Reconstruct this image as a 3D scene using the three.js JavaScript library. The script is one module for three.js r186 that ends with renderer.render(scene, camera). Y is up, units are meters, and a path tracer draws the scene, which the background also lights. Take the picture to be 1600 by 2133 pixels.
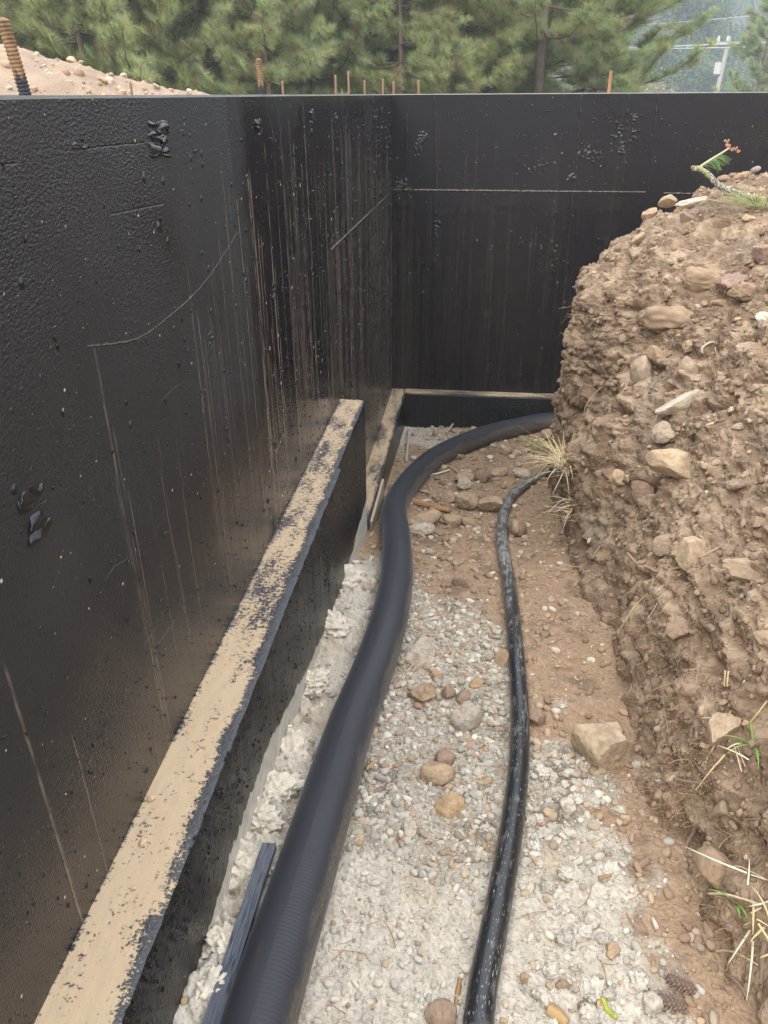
import * as THREE from 'three';
import { mergeGeometries, mergeVertices, toCreasedNormals } from 'three/addons/utils/BufferGeometryUtils.js';

// ---------------------------------------------------------------- camera
const scene = new THREE.Scene();
const V = (x, y, z) => new THREE.Vector3(x, y, z);
const R = d => d * Math.PI / 180;
const EYE = V(0.535, 1.95, 0), F = 1600, CX = 800, CY = 1066.5, HORIZON = 197;
const pitch = Math.atan((CY - HORIZON) / F), yaw = R(7.05), roll = R(0.35);
const head = V(-Math.sin(yaw), 0, -Math.cos(yaw)), side0 = V(Math.cos(yaw), 0, -Math.sin(yaw));
const fwd = head.clone().multiplyScalar(Math.cos(pitch)).add(V(0, -Math.sin(pitch), 0));
const up0 = V(0, Math.cos(pitch), 0).add(head.clone().multiplyScalar(Math.sin(pitch)));
const side = side0.clone().multiplyScalar(Math.cos(roll)).sub(up0.clone().multiplyScalar(Math.sin(roll)));
const up = up0.clone().multiplyScalar(Math.cos(roll)).add(side0.clone().multiplyScalar(Math.sin(roll)));
const camera = new THREE.PerspectiveCamera(2 * Math.atan(CY / F) * 180 / Math.PI, 0.75, 0.05, 1500);
camera.position.copy(EYE);
camera.quaternion.setFromRotationMatrix(new THREE.Matrix4().makeBasis(side, up, fwd.clone().negate()));
scene.add(camera);
// a photo pixel gives a direction only; distances come from the wall, floor or bank that it meets
const ray = (x, y) => fwd.clone().addScaledVector(side, (x - CX) / F).addScaledVector(up, -(y - CY) / F);
const onX = (x, y, X) => { const d = ray(x, y); return EYE.clone().addScaledVector(d, (X - EYE.x) / d.x); };
const onZ = (x, y, Z) => { const d = ray(x, y); return EYE.clone().addScaledVector(d, (Z - EYE.z) / d.z); };
const onY = (x, y, Y) => { const d = ray(x, y); return EYE.clone().addScaledVector(d, (Y - EYE.y) / d.y); };
const project = p => { const v = p.clone().sub(EYE), z = v.dot(fwd); return [CX + F * v.dot(side) / z, CY - F * v.dot(up) / z, z]; };
const azimuth = (x, dist, y = 0) => { const d = ray(x, HORIZON); d.y = 0; d.normalize(); return V(EYE.x + d.x * dist, y, EYE.z + d.z * dist); };

// ---------------------------------------------------------------- sky, sun, exposure
const renderer = new THREE.WebGLRenderer({ antialias: true });
renderer.toneMapping = THREE.LinearToneMapping;
renderer.toneMappingExposure = 2.9;
renderer.shadowMap.enabled = true;
{
  const w = 256, h = 128, a = new Float32Array(w * h * 4);
  for (let j = 0; j < h; j++) for (let i = 0; i < w; i++) {
    const el = Math.sin(((j + 0.5) / h - 0.5) * Math.PI), th = i / w * 2 * Math.PI;
    const s = el < 0 ? 0.35 : 0.85 + 0.6 * el;
    const c = 1 + 0.06 * Math.sin(3 * th + 5 * el) * Math.cos(2 * th - 7 * el);
    const k = (j * w + i) * 4;
    a[k] = s * c * 0.955; a[k + 1] = s * c; a[k + 2] = s * c * 1.085; a[k + 3] = 1;
  }
  const t = new THREE.DataTexture(a, w, h, THREE.RGBAFormat, THREE.FloatType);
  t.mapping = THREE.EquirectangularReflectionMapping; t.magFilter = THREE.LinearFilter; t.needsUpdate = true;
  scene.background = t; scene.environment = t;
}
const sun = new THREE.DirectionalLight(0xfffaf3, 1.3);
sun.position.set(-3.2, 7.6, 5.4); sun.target.position.set(0.5, 0.5, -2);
sun.castShadow = true; sun.shadow.radius = 45; sun.shadow.mapSize.set(2048, 2048);
Object.assign(sun.shadow.camera, { left: -20, right: 20, top: 20, bottom: -20, near: 0.5, far: 60 });
scene.add(sun, sun.target);

// ---------------------------------------------------------------- helpers
function rng(seed) { let s = seed >>> 0; return () => { s = (s + 0x6D2B79F5) | 0; let t = Math.imul(s ^ (s >>> 15), 1 | s); t = (t + Math.imul(t ^ (t >>> 7), 61 | t)) ^ t; return ((t ^ (t >>> 14)) >>> 0) / 4294967296; }; }
const PERM = new Uint8Array(512);
{ const r = rng(77), p = [...Array(256).keys()]; for (let i = 255; i > 0; i--) { const j = Math.floor(r() * (i + 1)); [p[i], p[j]] = [p[j], p[i]]; } for (let i = 0; i < 512; i++) PERM[i] = p[i & 255]; }
const GX = new Float32Array(256), GY = new Float32Array(256), GZ = new Float32Array(256);
{ const r = rng(5); for (let i = 0; i < 256; i++) { const z = r() * 2 - 1, t = r() * 6.2832, q = Math.sqrt(1 - z * z); GX[i] = q * Math.cos(t); GY[i] = q * Math.sin(t); GZ[i] = z; } }
const fade = t => t * t * t * (t * (t * 6 - 15) + 10);
function noise(x, y, z) {
  const X0 = Math.floor(x), Y0 = Math.floor(y), Z0 = Math.floor(z), fx = x - X0, fy = y - Y0, fz = z - Z0, X = X0 & 255, Y = Y0 & 255, Z = Z0 & 255;
  const u = fade(fx), v = fade(fy), w = fade(fz);
  const A = PERM[X] + Y, B = PERM[X + 1] + Y, AA = PERM[A & 511] + Z, AB = PERM[(A + 1) & 511] + Z, BA = PERM[B & 511] + Z, BB = PERM[(B + 1) & 511] + Z;
  const g = (i, a, b, c) => { const k = PERM[i & 511]; return GX[k] * a + GY[k] * b + GZ[k] * c; };
  const a = g(AA, fx, fy, fz), b = g(BA, fx - 1, fy, fz), c = g(AB, fx, fy - 1, fz), d = g(BB, fx - 1, fy - 1, fz);
  const e = g(AA + 1, fx, fy, fz - 1), f = g(BA + 1, fx - 1, fy, fz - 1), h = g(AB + 1, fx, fy - 1, fz - 1), k = g(BB + 1, fx - 1, fy - 1, fz - 1);
  const l0 = a + u * (b - a), l1 = c + u * (d - c), l2 = e + u * (f - e), l3 = h + u * (k - h), m0 = l0 + v * (l1 - l0), m1 = l2 + v * (l3 - l2);
  return (m0 + w * (m1 - m0)) * 1.5;
}
function fbm(x, y, z, o = 4) { let s = 0, a = 0.5; for (let i = 0; i < o; i++) { s += a * noise(x, y, z); x = x * 2.03 + 7.1; y = y * 2.03 + 3.3; z = z * 2.03 + 1.7; a *= 0.5; } return s; }
const ridge = (x, y, z) => 1 - Math.abs(noise(x, y, z)) * 2;
const hash3 = (x, y, z) => PERM[(PERM[(PERM[x & 255] + y) & 255] + z) & 255];
function worley(x, y, z) {   // [distance to the nearest cell point, id]
  const X = Math.floor(x), Y = Math.floor(y), Z = Math.floor(z); let best = 9, id = 0;
  for (let i = -1; i < 2; i++) for (let j = -1; j < 2; j++) for (let k = -1; k < 2; k++) {
    const h = hash3(X + i, Y + j, Z + k), a = X + i + PERM[h] / 255 - x, b = Y + j + PERM[h + 60] / 255 - y, c = Z + k + PERM[h + 120] / 255 - z, d = a * a + b * b + c * c;
    if (d < best) { best = d; id = h; }
  }
  return [Math.sqrt(best), id];
}
const clamp = (x, a = 0, b = 1) => Math.min(b, Math.max(a, x));
const smooth = (a, b, x) => { const t = clamp((x - a) / (b - a)); return t * t * (3 - 2 * t); };
const lerp = (a, b, t) => a + (b - a) * t;
function interp(xs, ys, x) { if (x <= xs[0]) return ys[0]; for (let i = 1; i < xs.length; i++) if (x <= xs[i]) return lerp(ys[i - 1], ys[i], (x - xs[i - 1]) / (xs[i] - xs[i - 1])); return ys[ys.length - 1]; }

function tex(w, h, fn, srgb) {   // fn(i, j, out) writes values 0..1; row 0 is at v = 0
  const a = new Uint8Array(w * h * 4), o = [0, 0, 0];
  for (let j = 0; j < h; j++) for (let i = 0; i < w; i++) { fn(i, j, o); const k = (j * w + i) * 4; a[k] = 255 * clamp(o[0]); a[k + 1] = 255 * clamp(o[1]); a[k + 2] = 255 * clamp(o[2]); a[k + 3] = 255; }
  const t = new THREE.DataTexture(a, w, h, THREE.RGBAFormat, THREE.UnsignedByteType);
  t.wrapS = t.wrapT = THREE.RepeatWrapping; t.magFilter = THREE.LinearFilter; t.minFilter = THREE.LinearMipmapLinearFilter; t.generateMipmaps = true;
  if (srgb) t.colorSpace = THREE.SRGBColorSpace; t.needsUpdate = true; return t;
}
const s2 = x => Math.pow(clamp(x), 1 / 2.2);   // linear base colour to stored sRGB
const rgb = (r, g, b) => new THREE.Color().setRGB(r, g, b);
const std = (r, g, b, rough = 0.9, more = {}) => new THREE.MeshStandardMaterial({ color: rgb(r, g, b), roughness: rough, side: THREE.DoubleSide, ...more });
const vcol = (rough, more = {}) => new THREE.MeshStandardMaterial({ color: 0xffffff, vertexColors: true, roughness: rough, side: THREE.DoubleSide, ...more });

const taken = {};
function numbered(n) { const k = taken[n] = (taken[n] ?? -1) + 1; return k ? `${n}_${String(k).padStart(3, '0')}` : n; }
function mesh(name, geo, mat, parent = scene) { const m = new THREE.Mesh(geo, mat); m.name = parent === scene ? numbered(name) : name; m.castShadow = m.receiveShadow = true; parent.add(m); return m; }
function tag(o, label, category, group) { o.userData.label = label; o.userData.category = category; if (group) o.userData.group = group; return o; }
function thing(name, label, category, pos, group) { const g = new THREE.Group(); g.name = numbered(name); if (pos) g.position.copy(pos); scene.add(g); return tag(g, label, category, group); }
function structure(o, label) { o.userData.kind = 'structure'; if (label) o.userData.label = label; return o; }
function stuff(o, label, category) { o.userData.kind = 'stuff'; if (label) o.userData.label = label; if (category) o.userData.category = category; return o; }
const local = (g, p) => g.translate(-p.x, -p.y, -p.z);

function gridGeo(nu, nv, fn, colorFn, flip) {   // fn(u index, v index) -> Vector3
  const P = new Float32Array(nu * nv * 3), U = new Float32Array(nu * nv * 2), C = colorFn ? new Float32Array(nu * nv * 3) : null, I = [];
  for (let j = 0; j < nv; j++) for (let i = 0; i < nu; i++) {
    const k = j * nu + i, p = fn(i, j); P[3 * k] = p.x; P[3 * k + 1] = p.y; P[3 * k + 2] = p.z; U[2 * k] = p.u ?? p.x; U[2 * k + 1] = p.v ?? p.z;
    if (C) { const c = colorFn(p, i, j); C[3 * k] = c[0]; C[3 * k + 1] = c[1]; C[3 * k + 2] = c[2]; }
    if (i < nu - 1 && j < nv - 1) { if (flip) I.push(k, k + 1, k + nu, k + 1, k + nu + 1, k + nu); else I.push(k, k + nu, k + 1, k + 1, k + nu, k + nu + 1); }
  }
  const g = new THREE.BufferGeometry();
  g.setAttribute('position', new THREE.BufferAttribute(P, 3)); g.setAttribute('uv', new THREE.BufferAttribute(U, 2));
  if (C) g.setAttribute('color', new THREE.BufferAttribute(C, 3));
  g.setIndex(I); g.computeVertexNormals(); return g;
}
function tube(pts, radius, sides = 8, { closed = true, wobble = 0, seed = 1, uvLen = 1 } = {}) {   // radius: number or fn(t); pts: Vector3[]; uv.x in metres along
  const n = pts.length, P = [], U = [], I = []; let len = 0;
  const T = pts.map((p, i) => pts[Math.min(n - 1, i + 1)].clone().sub(pts[Math.max(0, i - 1)]).normalize());
  let N = Math.abs(T[0].y) < 0.9 ? V(0, 1, 0) : V(1, 0, 0);
  N.addScaledVector(T[0], -N.dot(T[0])).normalize();
  for (let i = 0; i < n; i++) {
    N.addScaledVector(T[i], -N.dot(T[i])).normalize(); const B = T[i].clone().cross(N);
    if (i) len += pts[i].distanceTo(pts[i - 1]);
    const r0 = typeof radius === 'function' ? radius(i / (n - 1)) : radius;
    for (let k = 0; k <= sides; k++) {
      const a = k / sides * 2 * Math.PI, r = wobble ? r0 * (1 + wobble * noise(Math.cos(a) * 1.3 + seed * 9.1, Math.sin(a) * 1.3, len / r0 * 0.25)) : r0;
      const p = pts[i].clone().addScaledVector(N, Math.cos(a) * r).addScaledVector(B, Math.sin(a) * r);
      P.push(p.x, p.y, p.z); U.push(len * uvLen, k / sides);
      if (i < n - 1 && k < sides) { const q = i * (sides + 1) + k; I.push(q, q + 1, q + sides + 1, q + 1, q + sides + 2, q + sides + 1); }
    }
  }
  if (closed) for (const e of [0, n - 1]) { const c = P.length / 3; P.push(pts[e].x, pts[e].y, pts[e].z); U.push(0, 0); for (let k = 0; k < sides; k++) { const q = e * (sides + 1) + k; e ? I.push(c, q, q + 1) : I.push(c, q + 1, q); } }
  const g = new THREE.BufferGeometry(); g.setAttribute('position', new THREE.Float32BufferAttribute(P, 3)); g.setAttribute('uv', new THREE.Float32BufferAttribute(U, 2)); g.setIndex(I); g.computeVertexNormals(); return g;
}
const curve = (pts, n) => new THREE.CatmullRomCurve3(pts, false, 'centripetal').getSpacedPoints(n);
function paint(geo, fn) { const p = geo.attributes.position, c = new Float32Array(p.count * 3), q = V(0, 0, 0); for (let i = 0; i < p.count; i++) { q.fromBufferAttribute(p, i); const o = fn(q, i); c[3 * i] = o[0]; c[3 * i + 1] = o[1]; c[3 * i + 2] = o[2]; } geo.setAttribute('color', new THREE.BufferAttribute(c, 3)); return geo; }
function rockGeo(seed, detail = 4, angular = 0.7, rough = 0.06, block) {   // a stone about 1 across: planes cut it, edges worn, surface pitted
  const r = rng(seed * 131 + 7), planes = [];
  for (let i = 0; i < 9; i++) { const z = r() * 2 - 1, t = r() * 6.283, q = Math.sqrt(1 - z * z); planes.push([q * Math.cos(t), z, q * Math.sin(t), 0.21 + 0.25 * r()]); }
  if (block) planes.splice(0, 9, [1, 0.15, 0.1, 0.40], [-0.95, 0.05, 0.2, 0.38], [0.1, 1, -0.25, 0.40], [-0.55, 0.8, 0.1, 0.43], [0, -1, 0, 0.4], [0.12, 0.1, 1, 0.40], [0.3, 0.2, -0.95, 0.4], [-0.7, -0.2, 0.7, 0.44]);
  let g = new THREE.IcosahedronGeometry(1, detail); g.deleteAttribute('normal'); g.deleteAttribute('uv'); g = mergeVertices(g, 1e-4);
  const p = g.attributes.position;
  for (let i = 0; i < p.count; i++) {
    const x = p.getX(i), y = p.getY(i), z = p.getZ(i); let m = 0.66, s = 0;
    for (const [a, b, c, d] of planes) { const k = a * x + b * y + c * z; if (k > 0.05) { const e = d / k; m = Math.min(m, e); } }
    s = lerp(0.48, m, angular) * (1 + rough * fbm(x * 3 + seed, y * 3, z * 3, 3) * 2 + rough * 0.35 * noise(x * 14, y * 14 + seed, z * 14));
    p.setXYZ(i, x * s, y * s, z * s);
  }
  if (angular > 0.65 && detail > 3) { const c = toCreasedNormals(g, 0.5); return c; }
  g.computeVertexNormals(); return g;
}

// ---------------------------------------------------------------- the levels of the place (metres)
const WALL_TOP = 1.9475, LEDGE_HIGH = 0.87, LEDGE_LOW = 0.24, FOOT = 0.11, STEP_Z = -2.9, FAR_Z = -4.83, CORNER_TIE = 1.4;
const LEVEL_Z = [-2, 0, 0.65, 1.1, 1.5, 2.0, 2.6, 3, 3.7, 4.3, 4.7, 6], LEVEL_Y = [0.70, 0.68, 0.60, 0.54, 0.46, 0.42, 0.31, 0.21, 0.09, 0.04, 0.02, 0.0];
const floorLevel = z => interp(LEVEL_Z, LEVEL_Y, -z);
function zones(x, z) {   // what the trench floor is made of at a place: [hardened cement slurry, gravel, soil]
  const n = fbm(x * 5, 3, z * 5, 4) * 0.35, m = fbm(x * 14, 9, z * 14, 3) * 0.18, d = -z + n;
  let slurry = smooth(1.22, 1.02, d + m) , gravel = 0;
  const pipe2 = interp([0.6, 1.1, 1.6, 2.4, 3.1], [0.6, 0.66, 0.70, 0.70, 0.69], -z);
  if (x < pipe2) gravel = smooth(2.45, 2.05, d + m + 0.9 * (x - 0.45)); else gravel = smooth(1.62, 1.45, d + m);
  slurry = Math.max(slurry, smooth(0.25, 0.19, x + m * 0.4 + n * 0.15) * smooth(2.75, 2.4, d));
  slurry = Math.max(slurry, smooth(0.55, 0.3, x + n) * smooth(4.25, 4.45, d) * 0.9);
  const soil = smooth(0.84, 0.93, x + n * 0.5 + m * 0.6 - (-z < 1.15 ? 0.03 : 0));
  slurry *= 1 - soil; gravel = gravel * (1 - soil) * (1 - slurry);
  return [slurry, gravel, Math.max(0, 1 - slurry - gravel)];
}
function floorHeight(x, z, fine = true) {
  const [sl, gr, so] = zones(x, z);
  let y = floorLevel(z) + 0.02 * fbm(x * 3, 0, z * 3, 3);
  y += 0.03 * smooth(0.75, 1.1, x) ;                                             // the soil banks up towards the cut
  y += sl * (0.006 * fbm(x * 26, 5, z * 26, 3));
  const lump = smooth(0.66, 0.78, x) * (1 - so) * smooth(1.7, 1.4, -z);           // clotted concrete right of the small pipe
  if (lump > 0.01 && fine) { const w = worley(x * 26, 1, z * 26), w2 = worley(x * 60, 4, z * 60); y += lump * (0.018 * (0.5 - w[0]) + 0.007 * (0.5 - w2[0]) + 0.02 * fbm(x * 9, 2, z * 9, 3)); }
  if (fine) { y += gr * 0.008 * fbm(x * 40, 3, z * 40, 3) + so * (0.012 * fbm(x * 12, 6, z * 12, 4) + 0.006 * fbm(x * 60, 3, z * 60, 2)) + sl * (0.007 * (0.5 - worley(x * 62, 2, z * 62)[0]) + 0.005 * noise(x * 110, 4, z * 110)); }
  const spill = smooth(0.27, 0.13, x + 0.06 * fbm(x * 6, 1, z * 6, 3) * 2) * smooth(2.62, 2.3, -z);   // concrete that ran out under the form
  if (spill > 0.001) y += spill * (0.05 + (fine ? 0.05 * fbm(x * 20, 7, z * 20, 4) + 0.022 * (0.5 - worley(x * 40, 2, z * 40)[0]) : 0));
  return y;
}
function onFloor(px, py, off = 0) { const d = ray(px, py); for (let t = 0.6; t < 9; t += 0.004) { const p = EYE.clone().addScaledVector(d, t); if (p.y < floorHeight(p.x, p.z, false) + off) return p; } return EYE.clone().addScaledVector(d, 5); }

// ---------------------------------------------------------------- ground sheets and terrain
const soilGrain = tex(512, 512, (i, j, o) => { const u = i / 512, v = j / 512; o[0] = o[1] = o[2] = 0.5 + 0.55 * fbm(u * 24, v * 24, 3.3, 5); });
soilGrain.repeat.set(4, 4);
const soilMat = vcol(0.95, { bumpMap: soilGrain, bumpScale: 0.009 });
const SLURRY = [0.50, 0.435, 0.345], GREY = [0.36, 0.305, 0.235], SOIL = [0.32, 0.21, 0.125];
function floorColor(p) {
  const [a, b, c] = zones(p.x, p.z), n = 1 + 0.35 * fbm(p.x * 30, 2, p.z * 30, 4) + 0.34 * noise(p.x * 150, 1, p.z * 150), damp = smooth(0.1, 0.3, fbm(p.x * 7, 12, p.z * 7, 4));
  const stain = smooth(0.02, 0.35, fbm(p.x * 5 + 9, 4, p.z * 5, 4)), k = 1 - 0.35 * damp * (b + c);
  const sl = [lerp(SLURRY[0], 0.40, stain * 0.6), lerp(SLURRY[1], 0.30, stain * 0.6), lerp(SLURRY[2], 0.19, stain * 0.6)];
  return [0, 1, 2].map(i => (a * sl[i] + b * GREY[i] * lerp(1, 0.8, damp) + c * SOIL[i]) * n * k);
}
{
  const zs = []; for (let z = 2.2; z > -4.83;) { zs.push(z); z -= Math.max(0.0042, 0.0034 * Math.hypot(1.1, z)) * (z > -0.35 ? 4 : 1); } zs.push(-4.85);
  const xs = []; for (let x = -0.02; x < 1.32; x += 0.0052) xs.push(x);
  const g = gridGeo(xs.length, zs.length, (i, j) => V(xs[i], floorHeight(xs[i], zs[j]), zs[j]), floorColor, true);
  structure(mesh('trench_floor', g, soilMat), 'trench floor of hardened cement slurry, gravel and tan soil');
  const g2 = gridGeo(90, 50, (i, j) => { const x = 1.3 + i * 0.03, z = -4.85 + j * 0.02; return V(x, floorHeight(Math.min(x, 1.3), z) + 0.004, z); }, floorColor);
  structure(mesh('trench_floor', g2, soilMat), 'trench floor turning along the far foundation wall');
}
function landHeight(x, z) {
  const r = Math.hypot(x, z + 2), th = Math.atan2(x - 0.5, -z);
  let y = 1.62 + 0.08 * fbm(x * 0.4, 0, z * 0.4, 3);
  y -= 7.5 * smooth(18, 75, r);
  y += 60 * smooth(120, 380, r) * (0.8 + 0.4 * fbm(x * 0.01, 5, z * 0.01, 3));
  return y;
}
{
  const rs = [0]; for (let r = 6.5; r < 400; r *= 1.045) rs.push(r);
  const landCol = p => { const n = fbm(p.x * 0.3, 1, p.z * 0.3, 4), f = smooth(-0.25, 0.05, fbm(p.x * 0.15, 7, p.z * 0.15, 4)); return [lerp(0.30, 0.13, f) * (1 + n * 0.5), lerp(0.20, 0.125, f) * (1 + n * 0.5), lerp(0.125, 0.05, f) * (1 + n * 0.4)]; };
  const ring = rs.slice(1);
  const g = gridGeo(161, ring.length, (i, j) => { const a = i / 160 * 2 * Math.PI, x = 0.5 + Math.sin(a) * ring[j], z = -2 + Math.cos(a) * ring[j]; return V(x, landHeight(x, z), z); }, landCol, false);
  structure(mesh('ground', g, vcol(0.97)), 'grassy and earthy ground running out to a wooded hillside');
}
function sheet(name, x0, x1, z0, z1, y, label) {
  const nx = Math.ceil((x1 - x0) / 0.09) + 1, nz = Math.ceil((z1 - z0) / 0.09) + 1;
  const g = gridGeo(nx, nz, (i, j) => { const x = lerp(x0, x1, i / (nx - 1)), z = lerp(z0, z1, j / (nz - 1)); return V(x, y + 0.05 * fbm(x * 1.3, 4, z * 1.3, 4), z); }, p => { const n = 1 + 0.5 * fbm(p.x * 4, 2, p.z * 4, 4); return [0.31 * n, 0.205 * n, 0.125 * n]; });
  return structure(mesh(name, g, soilMat), label);
}
sheet('ground', -6.4, -0.18, -8.4, 4.6, 1.1, 'bare soil inside the foundation');
sheet('ground', -0.18, 6.9, -8.4, FAR_Z - 0.19, 1.1, 'bare soil behind the far foundation wall');
sheet('ground', 2.05, 7.0, -4.3, 4.6, 1.56, 'dug soil on top of the bank');
sheet('ground', -0.25, 7.0, 2.1, 4.6, 0.9, 'soil behind the open trench');

// ---------------------------------------------------------------- black-coated foundation
const concreteGrain = tex(512, 512, (i, j, o) => { const n = 0.5 + 0.4 * fbm(i / 20, j / 20, 2, 4); o[0] = o[1] = o[2] = n; });
const bareConcrete = std(0.42, 0.40, 0.36, 0.9, { bumpMap: concreteGrain, bumpScale: 0.002 });
const TAR = [0.0075, 0.0068, 0.0070];
function tarTextures(w, h0, wide, high, opt) {   // wide x high metres; returns colour, roughness and relief maps
  const h = Math.round(w * high / wide), N = w * h, rough = new Float32Array(N), bump = new Float32Array(N), chalkAndGlint = new Float32Array(N), r = rng(opt.seed), ppm = w / wide;
  for (let j = 0; j < h; j++) for (let i = 0; i < w; i++) {
    const k = j * w + i, u = i / ppm, v = j / ppm, s = opt.seed * 3.7;
    const wet = opt.gloss(u, v), peel = opt.peel(u, v);
    bump[k] = 0.5 + 0.13 * peel * (0.6 * noise(u * 130 + 0.5 * v * 130 + s, v * 240 - u * 60, 1) + 0.55 * noise(u * 330, v * 400, 4 + s)) + 0.05 * noise(u * 9, v * 9, s) + 0.035 * noise(u * 420, v * 420, s);
    const pit = noise(u * 95, v * 70, 20 + s); if (pit > 0.62) bump[k] += (pit - 0.62) * 1.1 * (0.4 + peel);
    rough[k] = wet + 0.05 * fbm(u * 7, v * 7, s, 3) + 0.03 * noise(u * 160, v * 160, s);
    chalkAndGlint[k] = Math.max(0, fbm(u * 3.1, v * 2.3, 30 + s, 4) - 0.12) * 0.05 * (opt.dust ?? 1);
  }
  const dab = (u, v, rad, f) => { const x0 = Math.max(0, Math.floor((u - rad) * ppm)), x1 = Math.min(w - 1, Math.ceil((u + rad) * ppm)), y0 = Math.max(0, Math.floor((v - rad) * ppm)), y1 = Math.min(h - 1, Math.ceil((v + rad) * ppm)); for (let j = y0; j <= y1; j++) for (let i = x0; i <= x1; i++) { const d = Math.hypot(i / ppm - u, j / ppm - v) / rad; if (d < 1) f(j * w + i, 1 - d, i / ppm, j / ppm); } };
  const runs = (u, v0, v1, rad, a) => { const y0 = Math.max(0, Math.floor(v0 * ppm)), y1 = Math.min(h - 1, Math.floor(v1 * ppm)); const ph = r() * 99; for (let j = y0; j <= y1; j++) { const v = j / ppm, c = (u + 0.010 * noise(v * 1.7, ph, 0) + 0.0016 * noise(v * 22, ph, 2)) * ppm, e = Math.max(0.7, rad * ppm), al = a * clamp(0.5 + 0.55 * noise(v * 22, ph, 5) + 0.6 * noise(v * 3.5, ph, 9)) * smooth(v1, v1 - 0.03, v); for (let i = Math.max(0, Math.floor(c - e - 1)); i <= Math.min(w - 1, c + e + 1); i++) { const f = al * clamp(1.2 - Math.abs(i - c) / e); if (f > 0) { const k = j * w + i; chalkAndGlint[k] = Math.max(chalkAndGlint[k], f * 0.75); bump[k] += f * 0.2; rough[k] += f * 0.12; } } } };
  opt.draw({ dab, runs, r, bump, rough, chalkAndGlint, ppm, w, h, scratch: (pts, rad, a, b) => { for (let q = 1; q < pts.length; q++) { const [x0, y0] = pts[q - 1], [x1, y1] = pts[q], n = Math.ceil(Math.hypot(x1 - x0, y1 - y0) * ppm); for (let t = 0; t < n; t++) { const u = lerp(x0, x1, t / n) + 0.0012 * noise(t * 0.05, q, 3), v = lerp(y0, y1, t / n) + 0.0012 * noise(t * 0.06, q, 8), rr = rad * (0.7 + 0.7 * noise(t * 0.09, q, 1)); dab(u, v, Math.max(rr, 0.7 / ppm), (k, f) => { bump[k] += b * f * 0.5; chalkAndGlint[k] = Math.max(chalkAndGlint[k], a * f * clamp(0.5 + noise(t * 0.2, q, 6))); }); } } } });
  const DUST = [0.46, 0.345, 0.235];
  return {
    map: tex(w, h, (i, j, o) => { const c = chalkAndGlint[j * w + i], wh = smooth(0.95, 1.2, c); for (let q = 0; q < 3; q++) o[q] = s2(TAR[q] * (1 + (opt.brown ?? 0) * [0.35, 0.1, 0.05][q]) + lerp(DUST[q], 0.5, wh) * Math.min(c, 1.1)); }, true),
    roughnessMap: tex(w, h, (i, j, o) => { o[0] = o[1] = o[2] = clamp(rough[j * w + i], 0.06, 0.9); }),
    bumpMap: tex(w, h, (i, j, o) => { o[0] = o[1] = o[2] = bump[j * w + i] * 0.5 + 0.1; }),
    bumpScale: opt.relief ?? 0.006,
  };
}
const coatGloss = (z, y) => 0.11 + 0.47 * smooth(0.95, 1.4, y + 0.12 * noise(z * 2, y * 2, 3)) * smooth(-0.25, 0.15, fbm(z * 1.6, y * 1.6, 8, 3) + 0.2);
const coatPeel = (z, y) => 0.10 + 0.9 * smooth(1.15, 1.6, y + 0.3 * noise(z * 1.5, y * 2, 5)) * smooth(-0.3, 0.25, fbm(z * 2.3, y * 2.3, 4, 3));
// left wall: face at x = 0; u runs from u = 0 at z0 away from the camera
const NEAR0 = 0.25, JOINT = onX(490, 420, 0).z, LEFT_BASE = 0.0;
const wallUV = (px, py, z0) => { const p = onX(px, py, 0); return [z0 - p.z, p.y - LEFT_BASE]; };
function faceBox(name, x0, x1, y0, y1, z0, z1, mat, side, parent) {   // a slab whose broad face carries the coat; uv spans that face
  const g = new THREE.BoxGeometry(x1 - x0, y1 - y0, z0 - z1, 1, 1, 1); g.translate((x0 + x1) / 2, (y0 + y1) / 2, (z0 + z1) / 2);
  const p = g.attributes.position, u = g.attributes.uv;
  for (let i = 0; i < p.count; i++) u.setXY(i, side === 'x' ? (z0 - p.getZ(i)) / (z0 - z1) : (p.getX(i) - x0) / (x1 - x0), (p.getY(i) - y0) / (y1 - y0));
  return mesh(name, g, mat, parent);
}
const leftWall = thing('foundation_wall', 'long glossy black tar-coated concrete foundation wall with tan vertical drips', 'wall');
const farWall = thing('foundation_wall', 'dull black tar-coated concrete wall closing the far end of the trench', 'wall');
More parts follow.
